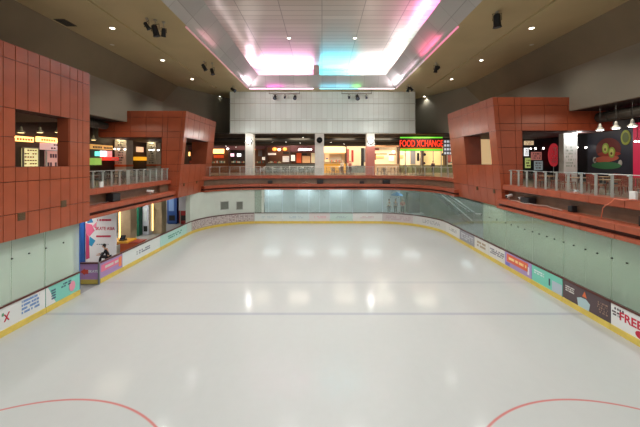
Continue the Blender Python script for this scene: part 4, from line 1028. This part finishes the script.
furnish('reddish chair', 'reddish chairs behind the right railing', mat('redwood_chair', (140, 62, 44), .5), mat('redwood_seat', (150, 90, 60), .5),
        'wooden cafe table', 'wooden tables behind the right railing', mat('wood_top', (150, 120, 84), .4), [(14.2+(i % 2)*.1, 11.6+i*2.1, ORD[i]+' nearest front table behind right railing') for i in range(5)]+[(16.6, 12.6+i*2.1, ORD[i]+' nearest rear table behind right railing') for i in range(4)], rnd)
furnish('dark steel-framed chair', 'dark chairs behind the left railing', mat('steel_dark_chair', (110, 112, 112), .3, metal=.6), mat('black_seat', (40, 40, 42), .5),
        'small cafe table', 'dark tables behind the left railing', mat('dark_top2', (80, 66, 56), .3), [(-15.0, 18.6+i*2.2, ORD[i]+' nearest dark table behind left railing') for i in range(4)]+[(-17.2, 22, 'dark table set back from left railing')], rnd)

# FOOD XCHANGE sign on posts
t = thing('food_court_sign', 'neon sign reading FOOD XCHANGE in red between two green bars', 'sign', (12.4, 41.5, 5.4))
Ys = 41.5; sx0, sx1 = (400-322)*Ys/320, (442.5-322)*Ys/320
z_ = lambda y: 7-(y-162)*Ys/320
mb = MB(); mb.box(sx0, Ys, z_(151), sx1, Ys+.25, z_(136.6)); mb.build('panel', mat('sign_back', (60, 20, 20), .5), t)
mb = MB(); mb.box(sx0, Ys-.06, z_(138.2), sx1, Ys, z_(137)); mb.box(sx0, Ys-.06, z_(150.6), sx1, Ys, z_(149.2)); mb.build('green_neon_bar', E('neon_green', (110, 220, 60), .9), t)
mb = MB(); mb.box(sx0+.02, Ys-.012, z_(148.8), sx1-.02, Ys, z_(148.0)); mb.build('yellow_line', E('neon_yellow', (220, 150, 30), .6), t)
text_mesh('lettering', 'FOOD XCHANGE', ((sx0+sx1)/2, Ys-.03, z_(143.8)), (1, 0, 0), (0, 0, 1), 1.22, E('neon_red', (255, 60, 34), 1.25), t, .03, .0, sx=.58)
for px in (405.5, 422, 441.5):
    mb = MB(); x = (px-322)*Ys/320; mb.tube([(x, Ys+.1, 5.4), (x, Ys+.1, z_(150.5))], .06, 8); mb.build('support_post', M_steel, t)
t = thing('sign_screen', 'small grid of pale square lights right of the food sign', 'display', (16.1, 41.5, 9.0))
mb = MB(); mb.box(15.75, 41.5, 7.9, 16.9, 41.6, 10.0); mb.build('panel', mat('screen_grey', (90, 90, 96), .4), t)
mb = MB()
for i in range(3):
    for j in range(4): mb.box(15.85+i*.35, 41.46, 8.0+j*.5, 16.1+i*.35, 41.5, 8.3+j*.5)
mb.build('pale_tiles', E('pale_tiles', (200, 205, 215), .7), t)
mb = MB(); mb.tube([(16.3, 41.6, 5.4), (16.3, 41.6, 8)], .06, 8); mb.build('support_post', M_steel, t)

# far food stalls (Y about 47-49.5)
YS = 48.0
FX = lambda px: (px-322)*YS/320
FZ = lambda y: 7-(y-162)*YS/320
def stall(label, p0, p1, wall, fascia_m=None, fz=(147, 153), counter=None, cz=164, items=()):
    x0, x1 = FX(p0)+.04, FX(p1)-.04; t = thing('food_stall', label, 'food stall', ((x0+x1)/2, YS, 5.4))
    mb = MB(); mb.box(x0, YS+.9, 5.4, x1, YS+1.0, FZ(146)); mb.build('back_panel', wall, t)
    mb = MB(); mb.box(x0, YS, 5.4, x0+.08, YS+.95, FZ(146)); mb.build('side_panel', mat('stall_side', (84, 60, 48), .5), t); mb = MB(); mb.box(x1-.08, YS, 5.4, x1, YS+.95, FZ(146)); mb.build('side_panel', mat('stall_side', (84, 60, 48), .5), t)
    if fascia_m: mb = MB(); mb.box(x0, YS-.05, FZ(fz[1]), x1, YS+.1, FZ(fz[0])); mb.build('fascia_board', fascia_m, t)
    if counter: mb = MB(); mb.box(x0, YS-.2, 5.4, x1, YS+.3, FZ(cz)); mb.box(x0-.02, YS-.25, FZ(cz), x1+.02, YS+.35, FZ(cz)+.05); mb.build('counter', counter, t)
    for it in items:
        kind, a0, b0, a1, b1, m = it[:6]
        mb = MB()
        if kind == 'lamp': mb.ball((FX((a0+a1)/2), YS-.2, FZ((b0+b1)/2)), (FX(a1)-FX(a0))/2, 12, (1, 1, .8)); nm = 'lamp_globe'
        elif kind == 'dish': mb.ball((FX((a0+a1)/2), YS+.2, FZ((b0+b1)/2)), (FX(a1)-FX(a0))/2, 12, (1, .3, 1)); nm = 'round_fixture'
        elif kind == 'screen': mb.box(FX(a0), YS+.0, FZ(b1), FX(a1), YS+.08, FZ(b0)); nm = 'menu_screen'
        elif kind == 'goods':
            nm = 'shelf_goods'; r = random.Random(int(a0*7+b0)); n = int((FX(a1)-FX(a0))/.22)
            for q in range(n):
                xx = FX(a0)+q*.22; mb.box(xx, YS+.3, FZ(b1), xx+.14, YS+.45, FZ(b1)+r.uniform(.12, .35), r.randrange(4))
        else: mb.box(FX(a0), YS+.75, FZ(b1), FX(a1), YS+.9, FZ(b0)); nm = 'panel'
        mb.build(nm, [m, mat('good_red', (190, 80, 60), .5), mat('good_white', (225, 225, 215), .5), mat('good_teal', (90, 150, 140), .5)] if kind == 'goods' else m, t)
    return t
brown = mat('stall_brown', (112, 74, 52), .5); dbrown = mat('stall_dark', (56, 36, 32), .5); creamw = mat('stall_cream', (236, 216, 180), .5); plum = mat('stall_plum', (84, 46, 52), .5)
e_menu = E('menu_lit', (236, 226, 214), .5); e_cream2 = E('cream_wall_glow', (240, 214, 172), .42); goods = mat('goods_mix', (206, 190, 150), .5, noise=.5, nscale=6)  # stall walls glow by their material, standing in for shop light
greenp = mat('green_ink', (70, 110, 60), .5); orangep = E('orange_panel', (220, 84, 40), .3); yellc = mat('yellow_counter', (232, 176, 70), .4)
pinkp = mat('pink_panel', (220, 120, 110), .5); greyp = mat('grey_panel', (130, 128, 132), .4); blk = M_dark; woodc = M_wood
stall('far stall with a warm yellow lit canopy left of the first far column', 204, 229, brown, plum, (146, 149), woodc, 164,
      (('screen', 213, 149, 224, 153.5, E_warm), ('lamp', 227, 148, 229, 150, E_white), ('goods', 210, 158, 226, 163, goods), ('panel', 212, 155, 222, 158, orangep)))
stall('dark far stall with two glowing screens beside the first far column', 229, 248, dbrown, plum, (146, 150), woodc, 165,
      (('screen', 230.5, 153.5, 234, 156.5, E('pink_screen', (240, 190, 210), 1.6)), ('screen', 237, 153.5, 241, 156.5, E_screen), ('goods', 231, 159, 245, 163, goods)))
stall('far stall of brown shelves with one orange globe right of the first column', 248, 266, brown, plum, (146, 149), woodc, 165,
      (('lamp', 252, 148, 255.5, 151, E_orange), ('panel', 257, 150, 261, 156, greyp), ('goods', 252, 158, 264, 163, goods), ('screen', 262, 157, 265, 160, e_menu)))
stall('far stall hung with three glowing orange globes', 266, 290, brown, plum, (146, 147.5), mat('pale_counter', (112, 118, 114), .4), 164,
      (('lamp', 272.5, 147.5, 277, 151, E_orange), ('lamp', 277.5, 148, 281, 151.5, E('peach_globe', (255, 210, 180), 3)), ('lamp', 283, 147.5, 287, 151, E_orange), ('screen', 268, 153, 276, 155, e_menu), ('goods', 268, 158, 282, 163, goods), ('screen', 283, 152, 289, 154, blk), ('panel', 282, 156, 289, 162, e_menu)))
stall('far stall with white wavy neon sign and bright orange panel', 290, 318, brown, plum, (145.5, 152), mat('pale_counter', (112, 118, 114), .4), 164.5,
      (('panel', 296, 153, 301, 163, orangep), ('screen', 302, 153.5, 307, 155, blk), ('panel', 302, 156, 310, 163, E('peach_wall_glow', (226, 170, 120), .4)), ('panel', 311, 153, 315, 163, e_cream2), ('screen', 291, 155, 295, 161, e_menu)))
t = thing('neon_sign', 'white wavy neon script on the stall left of the middle column', 'sign', (FX(305), YS-.2, FZ(149.5)))
mb = MB(); P = [(FX(298.5+i*.22), YS-.3, FZ(149.6+1.1*math.sin(i*.9)*(1 if i < 40 else .6))) for i in range(62)]; mb.tube(P, .05, 6); mb.build('tube', E('neon_white', (255, 240, 235), 4), t)
mb = MB(); mb.box(FX(298), YS-.24, FZ(152), FX(312.5), YS-.06, FZ(147.2)); mb.build('backing', plum, t)
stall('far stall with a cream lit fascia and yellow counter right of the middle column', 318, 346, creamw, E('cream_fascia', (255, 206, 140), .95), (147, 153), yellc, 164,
      (('panel', 330, 154, 342, 162, mat('menu_grey', (190, 184, 170), .5)), ('panel', 325, 154, 329, 162, e_cream2), ('goods', 330, 158, 341, 162, goods), ('screen', 326, 158, 328, 159, mat('blue_mark', (60, 80, 140), .4))))
stall('bright white lit stall with a red panel left of the salmon column', 346, 370, e_cream2, None, (147, 150), mat('pale_counter', (112, 118, 114), .4), 166,
      (('panel', 346.5, 149, 349.5, 163, pinkp), ('panel', 352, 150, 354, 162, mat('red_panel2', (190, 60, 50), .5)), ('screen', 361, 148, 364, 166, blk), ('panel', 364, 148, 368, 162, greyp)))
stall('cream lit stall with framed menus under a brown fascia', 370, 399, e_cream2, mat('fascia_brown', (140, 96, 62), .5), (141, 147), mat('tan_counter', (176, 150, 120), .4), 164.5,
      (('panel', 375, 148, 380, 150, mat('red_ink', (190, 90, 70), .5)), ('screen', 375, 153.5, 376, 160, woodc), ('screen', 375, 153.5, 387, 154.6, woodc), ('screen', 389, 154, 396, 155.2, woodc), ('panel', 377, 155.5, 385, 158, E('menu_orange', (240, 160, 100), .8)), ('panel', 390, 156, 395, 161, e_menu), ('lamp', 392, 151, 394.5, 153, E_white)))
stall('cream lit stall beneath the left half of the food sign', 399, 423, e_cream2, None, (147, 150), mat('green_counter', (120, 124, 90), .4), 165.5,
      (('panel', 412, 150, 417, 164, greyp), ('screen', 417, 153, 419.5, 161, blk), ('panel', 401, 155, 405, 158, E('menu_orange', (240, 160, 100), .8))))
stall('cream lit stall with black round fixtures beneath the right half of the food sign', 423, 446, E('yellow_wall_glow', (244, 216, 150), .45), None, (147, 150), mat('green_counter', (120, 124, 90), .4), 165.5,
      (('dish', 423.5, 153, 426.5, 156, blk), ('dish', 442, 153, 445, 156, blk), ('dish', 423.5, 162, 426, 164.5, blk), ('screen', 433, 150, 433.6, 164, greyp)))
stall('pale lit stall at the right end of the food court beside the red tower', 446, 470, e_cream2, None, (147, 150), mat('green_counter', (120, 124, 90), .4), 165,
      (('panel', 450, 148, 453, 163, pinkp), ('goods', 448, 158, 460, 163, goods), ('screen', 455, 150, 460, 155, e_menu)))
stall('dim stall at the left end of the food court behind the tower', 170, 204, brown, plum, (146, 150), woodc, 164, (('screen', 182, 152, 190, 156, E_warm), ('goods', 180, 158, 200, 163, goods)))
person(((342-322)*46.6/320, 46.6, 5.4), .3, 'person with black hair in a white top standing at the far cream stall', (228, 226, 220), (60, 60, 70))
person(((350-322)*46.0/320, 46.0, 5.4), .0, 'person in a rose top standing by the bright white far stall', (206, 120, 120), (60, 60, 70), arms='fwd')
person(((433-322)*45.5/320, 45.5, 5.4), .2, 'person in a dark blue top under the far food sign', (50, 60, 90), (40, 40, 46))
# small hanging spot fixtures under the black ceiling
k = 0
def pendant(x, y, z, label, sc=1.0, shade=M_steel, top=10.42, glow=E_white):
    t = thing('pendant_lamp', label, 'lamp', (x, y, z))
    mb = MB(); mb.lathe((x, y, z), [(.28*sc, 0), (.26*sc, .08*sc), (.12*sc, .2*sc), (.09*sc, .42*sc), (.03*sc, .5*sc)], 16); mb.build('shade', shade, t, smooth=False)
    mb = MB(); mb.lathe((x, y, z-.02), [(.2*sc, 0), (.2*sc, .018)], 14); mb.build('bulb', glow, t)
    mb = MB(); mb.tube([(x, y, z+.45*sc), (x, y, top)], .012, 6); mb.build('cord', M_dark, t)
shade_g = mat('shade_grey', (170, 172, 168), .35, metal=.3)
for px, lab in ((600, 'farthest of the three grey pendant lamps above the right mural'), (616, 'middle of the three grey pendant lamps above the right mural'), (632.5, 'nearest of the three grey pendant lamps above the right mural')):
    y = 17.5*320/(px-322); pendant(17.5, y, 9.0, lab, .85, shade_g, 10.5)
for px, lab in ((21, 'nearest dark pendant lamp seen through the left tower window'), (40, 'second dark pendant lamp seen through the left tower window'), (58, 'third dark pendant lamp seen through the left tower window'), (93.5, 'dark pendant lamp beyond the nearest left tower')):
    y = 18.2*320/(322-px); pendant(-18.2, y, 7+31*y/320-.1 if px < 60 else 8.75, lab, .75, mat('shade_dark', (96, 90, 70), .4), 10.5, E('bulb_dim', (255, 220, 150), 3))
for i, (px, py) in enumerate(((272, 142), (286, 142), (303, 137.5), (300, 143), (331, 142.5), (346, 141), (362, 141.5), (226, 146), (236, 147), (344, 144), (390, 140), (428, 135.5), (436, 136))):
    Y = 43; x = (px-322)*Y/320; z = 7-(py-162)*Y/320
    descr = ['over the three orange globes, left', 'over the three orange globes, right', 'above the wavy neon sign, higher', 'above the wavy neon sign, lower', 'left over the cream stall', 'right over the cream stall', 'before the bright white stall', 'left over the two screens', 'right over the two screens', 'over the person in white', 'before the brown fascia', 'above the food sign, left', 'above the food sign, right'][i]
    pendant(x, Y, z, 'small spot lamp hanging '+descr, .38 if i != 2 else .5, M_dark, 10.42, E('spot_dim', (255, 246, 230), 5))

# ---------------------------------------------------------------- left arcade
def wallboard(name, label, cat, p0, p1, y0, y1, X=-19.9, m=None, frame=None, rows=0, ink=(90, 60, 40), sgn=-1):
    """flat framed board on a side wall plane x = X given by pixel extents"""
    ya, yb = X*320/(p0-322), X*320/(p1-322); a, b = sorted((ya, yb)); ym = (a+b)/2
    z0, z1 = 7-(y1-162)*ym/320, 7-(y0-162)*ym/320
    t = thing(name, label, cat, (X, ym, z0)); d = -sgn
    mb = MB(); mb.box(-19.998, a, z0, X+d*.06, b, z1); mb.build('panel', m, t)
    if frame:
        mb = MB(); w_ = .07
        for q in ((a-w_, a, z0-w_, z1+w_), (b, b+w_, z0-w_, z1+w_), (a, b, z1, z1+w_), (a, b, z0-w_, z0)): mb.box(X, q[0], q[2], X+d*.1, q[1], q[3])
        mb.build('frame', frame, t)
    if rows:
        mb = MB(); U = (0, -d*-1*1, 0) if sgn < 0 else (0, -1, 0)
        n = max(3, int((b-a)/.2)); h = (z1-z0)
        for r in range(rows):
            for c in range(n):
                if (r+c*3) % 7 != 0: mb.box(X+d*.06, a+.06+c*(b-a-.1)/n, z1-h*(r+.8)/rows, X+d*.068, a+.06+(c+.7)*(b-a-.1)/n, z1-h*(r+.35)/rows)
        mb.build('pictures', mat('ink_%d_%d_%d' % ink, ink, .4), t)
    return t
wallboard('menu_board', 'cream menu board with rows of small pictures inside the left tower window', 'menu board', 23, 37, 148.5, 168.5, m=E('menu_cream', (236, 222, 160), .8), frame=mat('frame_grey', (150, 148, 130), .5), rows=6, ink=(120, 80, 50))
wallboard('menu_board', 'white framed poster with dish picture inside the left tower window', 'poster', 46, 57, 151, 168, m=E('poster_lit', (200, 150, 140), .6), frame=mat('frame_white', (225, 225, 220), .4), rows=2, ink=(70, 50, 70))
wallboard('sign_board', 'small pink sign hung above the framed poster inside the left tower window', 'sign', 49.5, 61, 143.2, 149.8, X=-19.3, m=E('pink_sign', (226, 186, 186), .6), rows=2, ink=(70, 30, 40))
wallboard('light_box', 'glowing amber picture light box left inside the tower window', 'light box', 12, 33, 136.5, 141.5, m=E_warm, rows=1, ink=(190, 90, 40))
wallboard('light_box', 'glowing amber picture light box right inside the tower window', 'light box', 37, 60, 137.5, 142.5, m=E_warm, rows=1, ink=(220, 160, 90))
wallboard('shop_sign', 'long amber lettered shop sign beyond the nearest left tower', 'sign', 90, 112, 145, 149.5, m=E('amber_dim', (214, 160, 90), .8), rows=1, ink=(60, 40, 30))
wallboard('shop_screen', 'teal glowing screen beyond the nearest left tower', 'screen', 97, 100, 151.5, 156, X=-19.8, m=E('teal_screen', (110, 220, 200), 1.6))
wallboard('shop_screen', 'white glowing screen right of the teal one', 'screen', 102, 105.5, 151, 156.5, X=-19.8, m=E('white_screen2', (235, 240, 240), 2.4))
wallboard('shop_sign', 'pink and white round-cornered shop sign left of the mural pillar', 'sign', 107, 111.5, 151, 157, X=-19.7, m=E('pink_sign2', (226, 150, 150), 1.0), rows=2, ink=(240, 240, 240))
wallboard('shop_sign', 'red shop sign just left of the mural pillar', 'sign', 109, 118, 157.2, 160.5, X=-19.2, m=E('red_sign', (214, 50, 40), 1.2), rows=1, ink=(240, 200, 190))
wallboard('shop_sign', 'green shop panel low beyond the nearest left tower', 'sign', 94, 101, 158, 165, X=-19.6, m=E('green_sign', (150, 190, 90), .7))
wallboard('menu_board', 'pale square menu right of the mural pillar on the left', 'menu board', 138, 143, 147, 152, X=-19.8, m=E('pale_menu', (236, 190, 150), 1.1))
wallboard('shop_sign', 'yellow shop counter sign right of the mural pillar', 'sign', 139, 151, 157, 160.5, X=-19.4, m=E('yellow_sign', (240, 170, 40), 1.0))
for x, y, w_, lab, mural in ((-19.3, 31.2, 1.1, 'pale lamp-lit pillar with ink drawings behind the left railing', 1), (-18.4, 35.0, 1.0, 'pale pillar with ink drawings near the second left tower', 1)):
    t = thing('column', lab, 'column', (x, y, 5.4))
    mb = MB(); mb.box(x-w_/2, y-w_/2, 5.4, x+w_/2, y+w_/2, 10.5); mb.build('shaft', mat('pillar_pale', (214, 204, 184), .5, noise=.1, nscale=2), t)
    mb = MB(); scribble(mb, (x, y-w_/2-.004, 7.9), (1, 0, 0), (0, 0, 1), w_*.5, 2.2, 9, seed=int(x*-7), dens=.5, n0=-.01, n1=.01); mb.build('ink_drawing', mat('ink_drawing', (60, 66, 56), .6), t)
    mb = MB(); mb.lathe((x-.05, y-w_/2-.2, 9.3), [(.12, 0), (.14, .1), (.06, .18)], 12); mb.build('pillar_lamp', E('pillar_lamp', (255, 236, 150), 8), t)
    mb = MB(); mb.box(x-w_/2-.03, y-w_/2-.03, 6.55, x+w_/2+.03, y+w_/2+.03, 6.75); mb.build('orange_band', mat('orange_band', (220, 110, 60), .4), t)
    lamp('POINT', 'pillar_lamp_light', (x, y-w_/2-.35, 9.1), 25, (1, .85, .55), .1)
def cluster(cx, cy, cz, label, n=5, r=.5, m=E_white, top=10.5, br=.07):
    t = thing('chandelier', label, 'chandelier', (cx, cy, cz)); rnd = random.Random(int(cx*13+cy))
    mb = MB(); mb.tube([(cx, cy, cz+.3), (cx, cy, top)], .015, 6)
    for i in range(n):
        a = 2*PI*i/n; x, y = cx+r*math.cos(a), cy+r*math.sin(a); mb.tube([(cx, cy, cz+.3), (x, y, cz+.12)], .012, 6)
    mb.build('frame', M_dark, t)
    for i in range(n):
        a = 2*PI*i/n; b = MB(); b.ball((cx+r*math.cos(a), cy+r*math.sin(a), cz), br, 10); b.build('bulb_globe', m, t, smooth=True)
e_gl = E('globe_white', (255, 246, 236), 7)
cluster(-18.9, 30.0, 8.2, 'cluster of glowing globes just left of the mural pillar', 5, .45, e_gl)
cluster(-17.6, 33.6, 8.25, 'cluster of glowing globes just right of the mural pillar', 5, .45, e_gl)
cluster(20.5, 25.5, 8.15, 'cluster of white globe bulbs right of the lit white column', 5, .5, e_gl)
cluster(18.4, 27.3, 8.15, 'cluster of white globe bulbs seen through the right tower opening', 5, .5, e_gl)
cluster(20.0, 20.3, 8.3, 'pair of white globe bulbs at the right edge of the mural', 2, .12, e_gl)

# ---------------------------------------------------------------- right arcade
x, y = 18.45, 24.0
t = thing('column', 'bright lamp-lit white column right of the right tower opening', 'column', (x, y, 5.4))
mb = MB(); mb.box(x-.5, y-.25, 5.4, x+.5, y+.25, 10.5); mb.build('shaft', mat('white_column', (226, 230, 226), .5, noise=.1, nscale=3), t)
mb = MB(); mb.lathe((x+.15, y-.45, 9.0), [(.1, 0), (.13, .1), (.05, .18)], 12); mb.build('pillar_lamp', E_white, t)
mb = MB(); scribble(mb, (x, y-.254, 7.4), (1, 0, 0), (0, 0, 1), .7, 1.6, 7, seed=77, dens=.4, n0=-.01, n1=.01); mb.build('ink_drawing', mat('ink_green', (176, 190, 178), .6), t)
lamp('POINT', 'pillar_lamp_light', (x+.1, y-.9, 8.9), 60, (1, 1, 1), .1)
# mural wall
X = 21.0
t = thing('mural_panel', 'dark navy mural with avocado, burger and lettuce shapes behind the right railing', 'mural', (X, 21, 5.4))
mb = MB(); mb.box(X, 14.0, 5.4, X+.15, 25.3, 10.3); mb.build('panel', mat('mural_navy', (38, 44, 62), .4, noise=.15, nscale=1), t)
def MY(px): return X*320/(px-322)
def blob(px, py, rx, ry, col, nm, d=.01, tilt=0, n=20, emit=0):
    y = MY(px); z = 7-(py-162)*y/320; s = y/320; syl = MY(px-rx)-y
    mb = MB(); P = []
    for k in range(n):
        a = 2*PI*k/n; u, v = math.cos(a), math.sin(a); u2 = u*math.cos(tilt)-v*math.sin(tilt)*ry/rx; v2 = v*math.cos(tilt)+u*math.sin(tilt)*rx/ry
        P.append((y-u2*syl, z+v2*ry*s))
    mb.add([(X-d, a, b) for a, b in P]+[(X-.0005, a, b) for a, b in P], [tuple(range(n)), tuple(range(n, 2*n))]+[(i, (i+1) % n, n+(i+1) % n, n+i) for i in range(n)])
    mb.build(nm, mat('mural_%d_%d_%d' % col, col, .5), t)
blob(608, 149, 12, 11, (110, 44, 40), 'red_shape', .01)
blob(606, 159, 12, 3.2, (206, 104, 78), 'bun_shape', .03, .1); blob(606, 165.5, 14, 3.6, (70, 140, 90), 'lettuce_shape', .04); blob(609, 154, 11, 2.4, (170, 60, 48), 'filling_shape', .035)
for px, py in ((606, 148.5), (612.3, 152.5)):
    blob(px, py, 3.2, 5.4, (150, 180, 70), 'avocado_rim', .05); blob(px, py, 2.1, 3.8, (206, 206, 110), 'avocado_flesh', .06); blob(px, py+1, 1.0, 1.4, (110, 74, 40), 'avocado_stone', .07)
blob(626, 137.5, 4.8, 7.6, (168, 178, 60), 'badge_disc', .03); blob(626, 137.5, 3.2, 5.2, (96, 110, 40), 'badge_mark', .04)
blob(595, 160, 1.8, 3, (220, 220, 210), 'pale_dot', .03); blob(620.5, 163, 1.8, 3, (220, 220, 210), 'pale_dot', .03)
mb = MB(); mb.box(20.85, 19.0, 5.4, 20.98, 21.45, 9.6); o = mb.build('banner', E('crimson_banner', (190, 36, 70), .45), shift=(20.9, 19, 5.4)); tag(o, 'tall crimson banner at the right frame edge', 'banner')
# shop seen through the right tower opening (wall at Y=30.6)
mb = MB(); mb.box(14.6, 31.0, 5.4, 22.4, 31.2, 10.5); struct('wall_right_shop', mb, mat('shop_dark', (50, 48, 52), .5, noise=.3, nscale=1))
t = thing('oval_sign', 'tall red oval sign with white figure seen through the right tower opening', 'sign', (22.0, 30.5, 5.4))
cx_, cz_ = (553.5-322)*30.5/320, 7-(155-162)*30.5/320
P = [(cx_+.5*math.cos(a), cz_+1.1*math.sin(a)) for a in [2*PI*k/28 for k in range(28)]]
mb = MB(); n = 28; mb.add([(a, 30.4, b) for a, b in P]+[(a, 30.55, b) for a, b in P], [tuple(range(n)), tuple(range(n, 2*n))]+[(i, (i+1) % n, n+(i+1) % n, n+i) for i in range(n)]); mb.build('disc', E('oval_red', (196, 52, 60), .5), t)
mb = MB(); scribble(mb, (cx_, 30.39, cz_), (1, 0, 0), (0, 0, 1), .5, 1.5, 8, seed=5, dens=.6); mb.build('white_figure', mat('ink_rosewhite', (235, 200, 200), .5), t)
mb = MB(); mb.tube([(cx_, 30.5, 5.4), (cx_, 30.5, cz_-1.05)], .04, 6); mb.build('pole', M_steel, t)
for i, (px0, py0, px1, py1, col, s, lab) in enumerate(((524, 141, 533, 145, (220, 190, 150), .9, 'lit cream sign at the left of the right tower opening'), (524, 148, 528, 156, (240, 240, 240), 1.2, 'bright white display beside the right tower column'), (525, 158, 530, 168, (190, 200, 120), .6, 'yellow green display low beside the right tower column'), (531, 152, 541, 160, (190, 120, 110), .5, 'rose coloured shop display in the right tower opening'), (534, 161, 542, 170, (150, 160, 160), .5, 'grey glass counter low in the right tower opening'))):
    Y = 30.999; t = thing('shop_display', lab, 'display', ((px0+px1-644)/2*Y/320, Y, 7-(py1-162)*Y/320))
    mb = MB(); mb.box((px0-322)*Y/320, Y-.1, 7-(py1-162)*Y/320, (px1-322)*Y/320, Y, 7-(py0-162)*Y/320); mb.build('panel', E('disp%d' % i, col, s), t)
    mb = MB(); scribble(mb, ((px0+px1-644)/2*Y/320, Y-.1, 7-((py1+py0)/2-162)*Y/320), (1, 0, 0), (0, 0, 1), (px1-px0)*Y/320*.8, (py1-py0)*Y/320*.8, 3, seed=i+200, dens=.6); mb.build('pictures', mat('disp_ink', (120, 80, 70), .5), t)
# light coloured wall glimpsed through the side opening of the right tower
t = thing('shop_display', 'tall cream lit panel seen through the side opening of the right tower', 'display', (15.7, 30.9, 5.4))
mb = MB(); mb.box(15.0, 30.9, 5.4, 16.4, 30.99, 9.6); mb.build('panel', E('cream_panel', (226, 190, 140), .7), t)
mb = MB(); mb.box(14.9, 30.84, 5.4, 15.0, 30.99, 9.7); mb.box(16.4, 30.84, 5.4, 16.5, 30.99, 9.7); mb.box(15.0, 30.84, 9.6, 16.4, 30.99, 9.7); mb.build('frame', M_wood, t)

GROUPS = {'dasher_board': 'advertising boards around the rink', 'downlight': 'round ceiling downlights', 'glass_railing': 'railings along the upper deck', 'stage_light': 'black ceiling spotlights',
          'food_stall': 'food court stalls', 'light_strip': 'light ribbons on the coffer edge', 'loudspeaker': 'loudspeakers', 'security_camera': 'white cameras on the ledges', 'chandelier': 'clusters of globe lamps', 'floodlight': 'floodlights on the far columns'}
for o in bpy.data.objects:
    if o.parent is None and 'category' in o and 'group' not in o:
        k = o.name.split('.')[0]
        if k in GROUPS: o['group'] = GROUPS[k]
    if '_o' in o: del o['_o']
